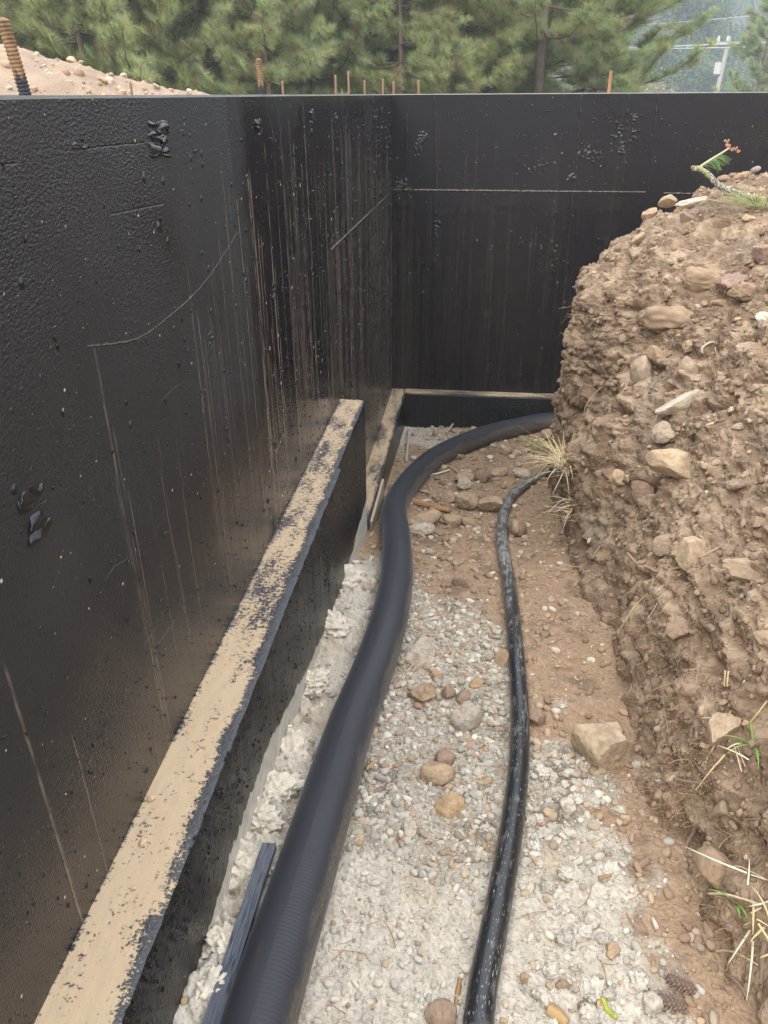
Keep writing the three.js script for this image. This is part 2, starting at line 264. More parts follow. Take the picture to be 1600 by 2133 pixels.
{
  const wide = NEAR0 - JOINT, high = WALL_TOP - 0.35;   // near stretch
  const uv = (x, y) => { const p = onX(x, y, 0); return [NEAR0 - p.z, p.y - 0.35]; };
  const T = tarTextures(2048, 1280, wide, high, {
    seed: 3, relief: 0.026,
    brown: 0.3, gloss: (u, v) => coatGloss(NEAR0 - u, v + 0.35), peel: (u, v) => coatPeel(NEAR0 - u, v + 0.35),
    draw({ dab, runs, r, bump, chalkAndGlint, scratch }) {
      for (const [x, y, y1, a, w] of [[188, 700, 2133, 0.6, 0.0022], [2, 1370, 1790, 0.75, 0.0022], [233, 880, 2000, 0.35, 0.0015], [240, 980, 2000, 0.4, 0.0014], [305, 1010, 2000, 0.4, 0.0012], [330, 900, 2000, 0.35, 0.0012], [365, 900, 2000, 0.5, 0.0014], [395, 620, 2000, 0.5, 0.0016], [410, 640, 2000, 0.6, 0.0018], [425, 700, 2000, 0.55, 0.0013], [440, 560, 2000, 0.5, 0.0012], [458, 300, 2000, 0.4, 0.0012], [468, 420, 2000, 0.5, 0.0012], [476, 380, 2000, 0.6, 0.0012]]) { const [u, v] = uv(x, y); runs(u, -0.2, v, w * 1.5, a); }
      for (let k = 0; k < 26; k++) runs(0.9 + 0.95 * Math.sqrt(r()), 0, 0.3 + 1.1 * r(), 0.0018, 0.2 + 0.3 * r());
      for (let k = 0; k < 2600; k++) { const u = r() * wide, v = r() * high, s = 0.0007 + 0.0016 * r() * r(); dab(u, v, s, (q, f) => { bump[q] += 0.6 * f; if (k % 5 === 0) chalkAndGlint[q] = Math.max(chalkAndGlint[q], 0.4 * f); }); }
      for (let k = 0; k < 700; k++) dab(r() * wide, r() * high, 0.0009 + 0.0022 * Math.pow(r(), 4), (q, f) => { chalkAndGlint[q] = Math.max(chalkAndGlint[q], 1.4 * Math.sqrt(f)); });  // white flecks: bright glints on the tar, painted into the colour map
      scratch([uv(165, 312), uv(240, 303), uv(300, 298)], 0.0016, 0.03, -0.7);
      scratch([uv(0, 344), uv(40, 340)], 0.0016, 0.15, -0.7); scratch([uv(230, 447), uv(340, 425)], 0.0016, 0.02, -0.6);
      scratch([[185, 722], [225, 718], [262, 713], [292, 704], [320, 687], [350, 662], [376, 641], [400, 619], [424, 592], [446, 563], [466, 532], [484, 503], [500, 477], [514, 450]].map(q => uv(...q)), 0.0018, 0.75, 0.5);
      scratch([uv(300, 1345), uv(330, 1300), uv(366, 1290)], 0.0014, 0.3, 0.6); scratch([uv(150, 1655), uv(190, 1580)], 0.001, 0.2, 0.5); scratch([uv(330, 1340), uv(366, 1290)], 0.0012, 0.35, 0.5);
      scratch([uv(218, 1210), uv(240, 1180), uv(268, 1165)], 0.0015, 0.3, 0.6); scratch([uv(92, 860), uv(113, 895)], 0.0012, 0.35, 0.4);
      scratch([uv(336, 835), uv(375, 800)], 0.001, 0.25, 0.5); scratch([uv(360, 670), uv(386, 725)], 0.0008, 0.2, 0.3);
      for (const [x, y, s] of [[332, 473, 0.010], [398, 330, 0.006], [420, 320, 0.006], [420, 415, 0.006], [340, 378, 0.006], [300, 370, 0.007], [45, 590, 0.006], [350, 503, 0.006], [272, 885, 0.006], [30, 1020, 0.006]]) { const [u, v] = uv(x, y); dab(u, v, s, (q, f) => { bump[q] += 1.4 * Math.sqrt(f) * 0.6; }); }
    },
  });
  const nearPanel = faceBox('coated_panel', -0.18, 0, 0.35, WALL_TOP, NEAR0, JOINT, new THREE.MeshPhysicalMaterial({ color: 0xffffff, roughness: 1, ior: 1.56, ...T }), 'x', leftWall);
  const far = JOINT - FAR_Z, hi2 = WALL_TOP - 0.0;
  const uv2 = (x, y) => { const p = onX(x, y, 0); return [JOINT - p.z, p.y]; };
  const T2 = tarTextures(1536, 1024, far, hi2, {
    seed: 8, relief: 0.017, brown: 0.45,
    gloss: (u, v) => { const t = smooth(0, 0.12, u + 0.05 * noise(v * 5, 2, 7) + (v > 1.2 ? -0.03 : 0.02)); return lerp(coatGloss(JOINT - u, v), 0.17 + 0.16 * smooth(0.0, 0.2, fbm(u * 2.2, v * 1.7, 8, 3)), t); },
    peel: (u, v) => lerp(coatPeel(JOINT - u, v), 0.35 + 0.3 * noise(u * 2, v * 2, 9), smooth(0, 0.2, u)),
    draw({ dab, runs, r, bump, chalkAndGlint, scratch }) {
      for (let k = 0; k < 330; k++) runs(far * Math.pow(r(), 0.8), 0, 0.55 + 1.4 * Math.pow(r(), 0.5), 0.0028 + 0.0055 * r() * r(), 0.18 + 0.62 * r());
      for (let k = 0; k < 60; k++) runs(far * (0.45 + 0.55 * r()), 0, 0.4 + 0.6 * r(), 0.004 + 0.006 * r(), 0.3 + 0.4 * r());
      for (let k = 0; k < 1500; k++) { const u = r() * far, v = r() * hi2, s = 0.001 + 0.003 * r() * r(); dab(u, v, s, (q, f) => { bump[q] += 0.8 * f; if (k % 3 === 0) chalkAndGlint[q] = Math.max(chalkAndGlint[q], 0.45 * f); }); }
      for (let k = 0; k < 420; k++) dab(r() * far, r() * hi2, 0.002 + 0.005 * Math.pow(r(), 4), (q, f) => { chalkAndGlint[q] = Math.max(chalkAndGlint[q], 1.4 * Math.sqrt(f)); });  // more painted highlights, sparser and larger along this stretch
      scratch([uv2(690, 521), uv2(815, 401)], 0.008, 1.0, 1.2);
      scratch([uv2(575, 945), uv2(592, 905)], 0.006, 0.9, 0.9); scratch([uv2(480, 1098), uv2(497, 1075)], 0.004, 0.6, 0.7);
    },
  });
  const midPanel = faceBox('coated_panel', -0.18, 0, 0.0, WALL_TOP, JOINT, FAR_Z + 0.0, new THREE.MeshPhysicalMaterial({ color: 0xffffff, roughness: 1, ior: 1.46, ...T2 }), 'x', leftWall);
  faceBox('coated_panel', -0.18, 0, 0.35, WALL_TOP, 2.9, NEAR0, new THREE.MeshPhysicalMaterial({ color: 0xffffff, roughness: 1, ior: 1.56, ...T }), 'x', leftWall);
  const cap = new THREE.BoxGeometry(0.172, 0.004, 2.9 - FAR_Z); cap.translate(-0.092, WALL_TOP + 0.002, (2.9 + FAR_Z) / 2);
  mesh('bare_top', cap, bareConcrete, leftWall);
  // far wall
  const X1 = 4.2, T3 = tarTextures(1536, 640, X1 + 0.18, WALL_TOP, {
    seed: 13, relief: 0.017, dust: 0.9, brown: 1,
    gloss: (u, v) => 0.24 + 0.08 * smooth(1.3, 1.42, v) + 0.1 * fbm(u * 1.5, v * 1.5, 2, 3),
    peel: (u, v) => 0.55 + 0.4 * noise(u * 3, v * 3, 2),
    draw({ dab, runs, r, bump, chalkAndGlint, scratch }) {
      const uv3 = (x, y) => { const p = onZ(x, y, FAR_Z); return [p.x + 0.18, p.y]; };
      for (const [x0, y0, x1, y1] of [[905, 205, 908, 396], [1212, 200, 1203, 300], [1203, 300, 1198, 400], [1310, 198, 1295, 395], [1370, 196, 1350, 398], [848, 240, 843, 395], [1190, 400, 1175, 800], [905, 400, 905, 600]]) scratch([uv3(x0, y0), uv3(x1, y1)], 0.005, y0 > 399 ? 0.03 : 0.10, 0.8);
      scratch([uv3(818, 396), uv3(1010, 398), uv3(1200, 400)], 0.007, 0.75, 0.8); scratch([uv3(1200, 400), uv3(1345, 401)], 0.006, 0.6, 0.8); scratch([uv3(1383, 403), uv3(1560, 406)], 0.006, 0.7, 0.8);
      for (let k = 0; k < 110; k++) runs(0.2 + 3.9 * r() * r(), 0.2, 0.5 + 1.4 * r(), 0.003 + 0.005 * r(), 0.02 + 0.07 * r());
      for (let k = 0; k < 26; k++) runs(0.19 + 0.12 * r(), 0.2, 0.5 + 1.0 * r(), 0.0025, 0.1 + 0.15 * r());
      for (let k = 0; k < 900; k++) { const u = r() * 4.3, v = 0.2 + r() * 1.75, s = 0.003 + 0.006 * r() * r(); dab(u, v, s, (q, f) => { bump[q] += (k % 2 ? 0.4 : -0.4) * f; if (k % 4 === 0) chalkAndGlint[q] = Math.max(chalkAndGlint[q], 0.7 * f); }); }
      for (const [x, y, n, sx, sy] of [[880, 285, 22, 10, 12], [868, 310, 16, 14, 20], [835, 380, 30, 14, 10], [908, 470, 18, 10, 45], [1230, 320, 40, 30, 20], [1290, 300, 30, 22, 60], [1320, 260, 20, 12, 40], [1190, 370, 20, 12, 8], [1110, 510, 20, 60, 40], [1150, 530, 14, 20, 60], [905, 540, 14, 8, 30], [1180, 650, 30, 16, 120], [1130, 340, 10, 40, 30]]) for (let k = 0; k < n; k++) { const [u, v] = uv3(x + (r() + r() - 1) * sx, y + (r() + r() - 1) * sy), s = 0.004 + 0.007 * r(); dab(u, v, s, (q, f) => { bump[q] += 0.4 * f; if (k % 4 === 0) chalkAndGlint[q] = Math.max(chalkAndGlint[q], 0.22 * f); }); }
    },
  });
  const endPanel = faceBox('coated_panel', -0.18, X1, 0.0, WALL_TOP, FAR_Z, FAR_Z - 0.18, new THREE.MeshPhysicalMaterial({ color: 0xffffff, roughness: 1, ior: 1.46, ...T3 }), 'z', farWall);
  const cap2 = new THREE.BoxGeometry(X1 + 0.17, 0.004, 0.172); cap2.translate((X1 - 0.18) / 2, WALL_TOP + 0.0025, FAR_Z - 0.09);
  mesh('bare_top', cap2, bareConcrete, farWall);
  // torn lumps of tar over the form ties
  const tarBare = std(TAR[0] * 1.3, TAR[1] * 1.3, TAR[2] * 1.35, 0.16), r = rng(41);
  const lump = (p, axis, w, h, seed, n) => {
    const geos = [];
    for (let k = 0; k < n; k++) {
      const g = rockGeo(seed * 17 + k, 3, 0.95, 0.16), s = 0.3 + 0.5 * r(); axis === 'x' ? g.scale(0.006 + 0.004 * r(), h * s * 0.6, w * s * 1.3) : g.scale(w * s * 1.3, h * s * 0.6, 0.006 + 0.004 * r());
      const tip = 0.15 + 0.4 * r(); axis === 'x' ? g.rotateZ(tip) : g.rotateX(-tip); g.rotateY((r() - 0.5) * 0.3);
      const a = (r() - 0.5) * w, b = (r() - 0.5) * h; axis === 'x' ? g.translate(p.x, p.y + b, p.z + a) : g.translate(p.x + a, p.y + b, p.z); geos.push(g);
    }
    mesh('tar_lump', mergeGeometries(geos), tarBare, axis === 'x' ? (p.z > JOINT ? nearPanel : midPanel) : endPanel);
  };
  for (const [x, y, w, h, n] of [[165, 300, 0.03, 0.02, 6], [327, 288, 0.075, 0.05, 22], [377, 277, 0.02, 0.014, 3], [537, 264, 0.05, 0.045, 12], [648, 245, 0.05, 0.04, 10], [332, 474, 0.012, 0.012, 1], [75, 1060, 0.05, 0.055, 14], [95, 1040, 0.03, 0.02, 5], [570, 602, 0.05, 0.035, 9], [655, 520, 0.05, 0.02, 5], [215, 1515, 0.035, 0.012, 4], [820, 385, 0.1, 0.03, 6], [705, 640, 0.03, 0.03, 4], [435, 705, 0.03, 0.02, 6]]) lump(onX(x, y, -0.002), 'x', w, h, Math.round(x), n);
  for (const [x, y, w, h, n] of [[883, 285, 0.03, 0.03, 3], [835, 388, 0.09, 0.03, 7], [908, 475, 0.03, 0.07, 4], [1300, 268, 0.05, 0.02, 3]]) lump(onZ(x, y, FAR_Z - 0.002), 'z', w, h, Math.round(x), n);
}
// footings: the high ledge along the near wall, the low ledge round the corner
const ledgeTex = (w, h, wide, high, seed, cover) => {   // tan silt dried on the tar; u across the ledge from the wall outwards, v along it
  const r = rng(seed), m = new Float32Array(w * h), b = new Float32Array(w * h);
  for (let j = 0; j < h; j++) for (let i = 0; i < w; i++) {
    const u = i / w * wide, v = j / h * high, k = j * w + i, e = wide - u;
    const bare = cover(u, v, e), n = noise(u * 70, v * 120, seed) * 0.4 + noise(u * 170, v * 320, seed + 3) * 0.45 + noise(u * 420, v * 520, seed + 8) * 0.3 + 0.7 * fbm(u * 22, v * 9, seed, 3);
    m[k] = smooth(0.04, -0.14, bare - 0.55 + n * 0.55); b[k] = 0.5 + 0.25 * n + 0.2 * m[k] * -1 + 0.06 * noise(u * 700, v * 700, 2);
    if (m[k] > 0.9) b[k] = 0.34 + 0.03 * noise(u * 60, v * 60, 3) + 0.04 * noise(u * 260, v * 260, 9);
  }
  return {
    map: tex(w, h, (i, j, o) => { const k = j * w + i, a = m[k], n = 1 + 0.12 * fbm(i / 40, j / 40, seed, 4) + 0.06 * noise(i / 3, j / 3, 7); o[0] = s2(lerp(0.030, 0.52, a) * n); o[1] = s2(lerp(0.030, 0.38, a) * n); o[2] = s2(lerp(0.035, 0.235, a) * n); }, true),
    roughnessMap: tex(w, h, (i, j, o) => { o[0] = o[1] = o[2] = lerp(0.34, 0.85, m[j * w + i]); }),
    bumpMap: tex(w, h, (i, j, o) => { o[0] = o[1] = o[2] = b[j * w + i]; }), bumpScale: 0.006,
  };
};
const stippledTar = (seed, dripFrom, wide, high, w, h, drop) => {   // outer face of a footing: stippled tar that ends raggedly on bare concrete
  const r = rng(seed), edge = new Float32Array(w);
  for (let i = 0; i < w; i++) { const u = i / w * wide; edge[i] = drop(u) + 0.012 * fbm(u * 14, 1, seed, 4) * 2 + 0.02 * Math.max(0, noise(u * 60, 2, seed)); }
  const tarred = (i, j) => smooth(edge[i] - 0.003, edge[i] + 0.003, j / h * high);
  const pock = (u, v) => Math.max(0, noise(u * 190, v * 120, seed) - 0.25) + 0.7 * Math.max(0, noise(u * 420, v * 380, seed + 5) - 0.2);
  return {
    map: tex(w, h, (i, j, o) => { const a = tarred(i, j), u = i / w * wide, v = j / h * high, run = Math.max(0, noise(u * 120, v * 4, seed + 9) - 0.32) * 0.35 * dripFrom, n = 1 + 0.4 * fbm(u * 30, v * 30, seed, 3); o[0] = s2(lerp(0.50 * n, TAR[0] + run * 0.4, a)); o[1] = s2(lerp(0.455 * n, TAR[1] + run * 0.29, a)); o[2] = s2(lerp(0.375 * n, TAR[2] + run * 0.19, a)); }, true),
    roughnessMap: tex(w, h, (i, j, o) => { o[0] = o[1] = o[2] = lerp(0.92, 0.3, tarred(i, j)); }),
    bumpMap: tex(w, h, (i, j, o) => { const u = i / w * wide, v = j / h * high; o[0] = o[1] = o[2] = 0.25 + 0.5 * pock(u, v) * tarred(i, j) + 0.1 * fbm(u * 25, v * 25, seed, 3); }), bumpScale: 0.014,
  };
};
const footings = [];
function footing(label, pieces) { const f = thing('footing', label, 'footing'); for (const [name, g, m] of pieces) mesh(name, g, m, f); footings.push(f); return f; }
{
  // high footing, z from 2.9 to STEP_Z; its outer edge is a little uneven and is narrower beyond the form joint
  const joint = onY(712, 975, LEDGE_HIGH).z, zs = [];
  for (let z = 2.9; z > STEP_Z; z -= 0.012) { zs.push(z); if (z > joint && z - 0.012 < joint) zs.push(joint + 0.0015, joint - 0.0015); } zs.push(STEP_Z);
  const edgeX = z => (z > joint ? FOOT + 0.004 : FOOT - 0.009) + 0.003 * noise(z * 9, 1, 2) + 0.002 * noise(z * 40, 4, 2);
  const topY = z => LEDGE_HIGH + 0.0015 * noise(z * 20, 3, 3);
  const mapTop = p => { p.u = p.x / 0.12; p.v = -p.z / 2.9; return p; };
  const gTop = gridGeo(13, zs.length, (i, j) => { const z = zs[j], t = i / 12, x = lerp(-0.01, edgeX(z), t); return mapTop(V(x, topY(z) + 0.002 * noise(x * 60, z * 60, 4) - (i === 12 ? 0.004 : 0), z)); }, null, true);
  const gFace = gridGeo(zs.length, 30, (i, j) => { const z = zs[i], t = j / 29; const p = V(edgeX(z) + 0.0012 * noise(z * 50, t * 30, 6) + (j === 29 ? -0.0025 : 0), lerp(-0.15, topY(z) - 0.0035, t), z); p.u = -z / 2.9; p.v = (p.y + 0.15) / (LEDGE_HIGH + 0.15); return p; });
  const end = new THREE.PlaneGeometry(edgeX(STEP_Z) + 0.01, LEDGE_HIGH + 0.15); end.rotateY(Math.PI); end.translate((edgeX(STEP_Z) - 0.01) / 2, (LEDGE_HIGH - 0.15) / 2, STEP_Z);
  const top = ledgeTex(320, 2048, 0.12, 2.9, 5, (u, v, e) => 0.235 + 0.5 * smooth(0.04, 0.008, e + 0.012 * noise(v * 12, 3, 1)) + 0.20 * smooth(0.95, 1.5, v) + 0.18 * smooth(0.008, 0, u) + 0.14 * noise(u * 8, v * 5, 30));
  const low = [[380, 2120], [440, 1900], [510, 1680], [560, 1540], [640, 1390], [700, 1250], [735, 1165], [755, 1085]].map(([x, y]) => onX(x, y, FOOT));
  const face = stippledTar(23, 0.25, 2.9, LEDGE_HIGH + 0.15, 2048, 1024, u => 0.15 + interp(low.map(p => -p.z), low.map(p => p.y), u));
  footing('high stepped footing ledge along the glossy wall, topped with dried tan silt', [['ledge_top', gTop, new THREE.MeshStandardMaterial({ roughness: 1, ...top })], ['outer_face', gFace, new THREE.MeshStandardMaterial({ roughness: 1, side: THREE.DoubleSide, ...face })], ['end_face', end, std(...TAR, 0.4)]]);
}
{
  const lowTop = ledgeTex(256, 2048, 0.1, 2.0, 9, (u, v, e) => 0.38 + 0.35 * smooth(0.03, 0.004, e) + 0.4 * Math.max(0, noise(u * 9, v * 3, 12)));
  const lowFace = stippledTar(31, 0.7, 4, 0.44, 1024, 256, u => 0.20 + 0.02 * noise(u * 6, 1, 4));
  const mTop = new THREE.MeshStandardMaterial({ roughness: 1, ...lowTop }), mFace = new THREE.MeshStandardMaterial({ roughness: 1, side: THREE.DoubleSide, ...lowFace });
  const Z0 = -2.55, B = -0.2, fz = FAR_Z + 0.10, ex = z => 0.092 + 0.003 * noise(z * 7, 2, 8), ez = x => fz + 0.003 * noise(x * 6, 1, 2);
  const n = 160, nx = 260;
  const t1 = gridGeo(8, n, (i, j) => { const z = lerp(Z0, FAR_Z, j / (n - 1)), x = lerp(-0.01, ex(z), i / 7); const p = V(x, LEDGE_LOW + 0.002 * noise(x * 50, z * 40, 1) - (i === 7 ? 0.004 : 0), z); p.u = x / 0.1; p.v = (Z0 - z) / 2; return p; }, null, true);
  const f1 = gridGeo(n, 12, (i, j) => { const z = lerp(Z0, fz, i / (n - 1)); const p = V(ex(z) + (j === 11 ? -0.002 : 0), lerp(B, LEDGE_LOW - 0.0035, j / 11), z); p.u = (Z0 - z) / 4; p.v = (p.y - B) / 0.44; return p; });
  const t2 = gridGeo(nx, 8, (i, j) => { const x = lerp(0.088, 4.15, i / (nx - 1)), z = lerp(FAR_Z - 0.01, ez(x), j / 7); const p = V(x, LEDGE_LOW + 0.0015 + 0.002 * noise(x * 50, z * 40, 1) - (j === 7 ? 0.004 : 0), z); p.u = (z - FAR_Z) / 0.1; p.v = x / 2; return p; }, null);
  const f2 = gridGeo(nx, 12, (i, j) => { const x = lerp(0.088, 4.15, i / (nx - 1)); const p = V(x, lerp(B, LEDGE_LOW - 0.0035, j / 11), ez(x) + (j === 11 ? -0.002 : 0)); p.u = x / 4; p.v = (p.y - B) / 0.44; return p; });
  footing('low footing ledge running along the glossy wall to the corner', [['ledge_top', t1, mTop], ['outer_face', f1, mFace]]);
  footing('low footing ledge at the base of the far black wall', [['ledge_top', t2, mTop], ['outer_face', f2, mFace]]);
}

{  // beads of tar thrown up by the roller, on every coated face
  const bead = new THREE.IcosahedronGeometry(1, 1); const glossy = std(TAR[0], TAR[1], TAR[2], 0.13), r = rng(55), M = new THREE.Matrix4();
  const beads = (parent, n, place) => { const im = new THREE.InstancedMesh(bead, glossy, n); for (let k = 0; k < n; k++) im.setMatrixAt(k, place(M)); im.name = 'tar_beads'; im.userData.kind = 'stuff'; im.castShadow = im.receiveShadow = true; parent.add(im); };
  const I = new THREE.Quaternion(), spin = new THREE.Quaternion();
  beads(leftWall, 3200, m => { const z = -0.45 - 4.35 * Math.pow(r(), 1.25), y = 0.28 + 1.62 * r(), s = (0.0007 + 0.0018 * Math.pow(r(), 5)) * (0.7 + 0.55 * -z); return m.compose(V(0.0002, y, z), spin.setFromAxisAngle(V(1, 0, 0), r() * 6), V(s * 0.8, s * (0.5 + r()), s * (1 + 1.4 * r()))); });
  beads(farWall, 350, m => { const s = 0.0025 + 0.005 * Math.pow(r(), 3); return m.compose(V(0.02 + 2.2 * r(), 0.28 + 1.62 * r(), FAR_Z + 0.0002), I, V(s * (0.6 + 1.6 * r()), s * 0.7, s * 0.7)); });
  beads(footings[0], 1300, m => { const z = -0.45 - 2.4 * Math.pow(r(), 1.2), low = floorLevel(z) + 0.15, s = 0.001 + 0.003 * Math.pow(r(), 3); return m.compose(V(FOOT + (z > -2.29 ? 0.004 : -0.009), low + (LEDGE_HIGH - low) * r(), z), spin.setFromAxisAngle(V(1, 0, 0), r() * 6), V(s * 0.7, s, s * (1 + r()))); });
}

// ---------------------------------------------------------------- the cut earth bank
const TOE = [[1.03, 2.4], [1.015, 0.2], [1.02, -0.8], [0.985, -1.15], [0.975, -1.3], [0.99, -1.55], [0.99, -1.9], [0.975, -2.2], [0.945, -2.65], [0.97, -3.2], [0.965, -3.7], [0.985, -4.0], [1.05, -4.18], [1.2, -4.27], [1.6, -4.3], [3.6, -4.3]].map(([x, z]) => V(x, 0, z));
const CREST = [[1.85, 2.4], [1.85, 0.2], [1.84, -0.8], [1.84, -1.4], [1.84, -1.7], [1.84, -2.0], [1.83, -2.4], [1.82, -2.7], [1.82, -3.0], [1.82, -3.3], [1.82, -3.5], [1.83, -3.62], [1.86, -3.66], [1.92, -3.68], [2.1, -3.68], [3.6, -3.68]].map(([x, z]) => V(x, 0, z));
const toeCurve = new THREE.CatmullRomCurve3(TOE, false, 'centripetal'), crestCurve = new THREE.CatmullRomCurve3(CREST, false, 'centripetal');
const PT = [0, 0.12, 0.26, 0.42, 0.56, 0.72, 0.86, 1];
const NEAR_D = [-0.03, 0.09, 0.21, 0.36, 0.50, 0.68, 0.84, 1], NEAR_H = [-0.06, 0.17, 0.36, 0.55, 0.69, 0.83, 0.93, 1];
const FAR_D = [0.0, -0.005, 0.02, 0.05, 0.09, 0.30, 0.62, 1], FAR_H = [-0.06, 0.18, 0.42, 0.60, 0.71, 0.83, 0.93, 1];
const bank = (() => {
  // stations along the bank, closer together where the bank is nearer
  const st = []; { let u = 0; while (u < 1) { st.push(u); const p = toeCurve.getPoint(u), d = Math.max(1.0, p.distanceTo(EYE)); const inView = p.z < -0.45 && p.x < 1.9; u += (inView ? 0.0030 * d : 0.03) / 9.2; } st.push(1); }
  const NT = 300, tMax = 1.2, toes = st.map(u => toeCurve.getPoint(u)), crests = st.map(u => crestCurve.getPoint(u));
  const base = (i, t) => {
    const a = toes[i], b = crests[i], f = smooth(-2.3, -3.5, a.z) , tt = Math.min(t, 1);
    const d = lerp(interp(PT, NEAR_D, tt), interp(PT, FAR_D, tt), f) + Math.max(0, t - 1) * 1.3, h = lerp(interp(PT, NEAR_H, tt), interp(PT, FAR_H, tt), f);
    const y0 = floorLevel(a.z) - 0.01, crest = 1.63 + 0.03 * smooth(-2, -4, a.z);
    return V(lerp(a.x, b.x, d), lerp(y0, crest, h), lerp(a.z, b.z, d));
  };
  const shape = (i, j) => {
    const t = j / (NT - 1) * tMax, p = base(i, t), e = 0.01;
    const q = base(Math.min(i + 3, st.length - 1), t).sub(base(Math.max(i - 3, 0), t)), w = base(i, t + e).sub(base(i, t - e * (t > e ? 1 : 0)));
    const n = q.cross(w).normalize(); if (n.x > 0.2 && n.y < 0) n.negate();
    if (n.y < -0.3) n.negate();
    const x = p.x, y = p.y, z = p.z;
    let d = 0.10 * fbm(x * 2.1, y * 2.1, z * 2.1, 2) + 0.05 * fbm(x * 6, y * 7, z * 6 + 4, 3);
    const dip = y - 0.2 * z + 0.09 * fbm(x * 3.5, y * 3.5, z * 3.5 + 2, 3);                                                        // the soil breaks in slabs that dip to the right
    const wx = x + 0.02 * noise(x * 14, y * 14, z * 14), wz = z + 0.02 * noise(x * 14 + 5, y * 14, z * 14);
    d += 0.018 * ridge(wx * 8, dip * 15, wz * 3) * smooth(-0.2, 0.3, noise(x * 4, y * 4, z * 4 + 9));
    const w1 = worley(wx * 9, dip * 13, wz * 6); d += 0.055 * (0.5 - w1[0]) * smooth(70, 210, w1[1]);
    const w2 = worley(wx * 28, dip * 42, wz * 18); d += 0.022 * (0.5 - w2[0]) * (0.2 + w2[1] / 255) * smooth(-0.3, 0.3, noise(x * 8, y * 8, z * 8 + 21));
    d += 0.030 * fbm(x * 22, dip * 32, z * 11, 4) + 0.009 * noise(x * 110, dip * 150, z * 70);
    const hole = noise(x * 7.5, dip * 12, z * 7.5 + 50); if (hole > 0.36) d -= 0.22 * (hole - 0.36);
    d *= smooth(-0.02, 0.10, t) * 0.85 + 0.15;
    return p.addScaledVector(n, d);
  };
  const soilColor = p => {
    const x = p.x, y = p.y, z = p.z, a = fbm(x * 5, y * 5, z * 5, 4), b = noise(x * 45, y * 60, z * 45), c = fbm(x * 16, y * 22, z * 16 + 3, 3), g = noise(x * 160, y * 170, z * 160);
    let k = 1 + 0.45 * a + 0.22 * b + 0.20 * g; const dry = smooth(-0.12, 0.25, c + 0.4 * a), grey = smooth(0.22, 0.4, fbm(x * 3 + 8, y * 3, z * 3, 4));
    return [lerp(lerp(0.205, 0.33, dry), 0.31, grey * 0.5) * k, lerp(lerp(0.133, 0.235, dry), 0.25, grey * 0.5) * k, lerp(lerp(0.080, 0.150, dry), 0.18, grey * 0.5) * k];
  };
  const g = gridGeo(st.length, NT, shape, soilColor);
  const uv = g.attributes.uv, ps = g.attributes.position; for (let i = 0; i < ps.count; i++) uv.setXY(i, ps.getZ(i) + 0.6 * ps.getX(i), ps.getY(i) + 0.5 * ps.getX(i));
  const m = structure(mesh('earth_bank', g, soilMat), 'cut bank of crumbly brown earth beside the trench');
  const P = g.attributes.position, N = g.attributes.normal; let s = 0; for (let i = 0; i < N.count; i++) s += N.getX(i); const sg = s > 0 ? -1 : 1;
  const scr = new Float32Array(P.count * 3), v = V(0, 0, 0);
  for (let i = 0; i < P.count; i++) { v.fromBufferAttribute(P, i); const q = project(v); scr[3 * i] = q[0]; scr[3 * i + 1] = q[1]; scr[3 * i + 2] = q[2]; }
  const normalAt = i => V(N.getX(i), N.getY(i), N.getZ(i)).multiplyScalar(sg);
  return {
    P, scr, normalAt, at: i => V(P.getX(i), P.getY(i), P.getZ(i)), count: P.count,
    hit(px, py) {   // the nearest surface point of the bank in that direction
      let best = 1e9, id = 0;
      for (let i = 0; i < P.count; i++) { const a = scr[3 * i] - px, b = scr[3 * i + 1] - py, z = scr[3 * i + 2]; if (z < 0.3) continue; const d = a * a + b * b; const c = (d > 64 ? d * 40 : d * 0.05) + z * 12; if (c < best) { best = c; id = i; } }
      const p = V(P.getX(id), P.getY(id), P.getZ(id)), z = scr[3 * id + 2], dd = ray(px, py);
      return { p: EYE.clone().addScaledVector(dd, z), n: normalAt(id), z, raw: p };
    },
  };
})();

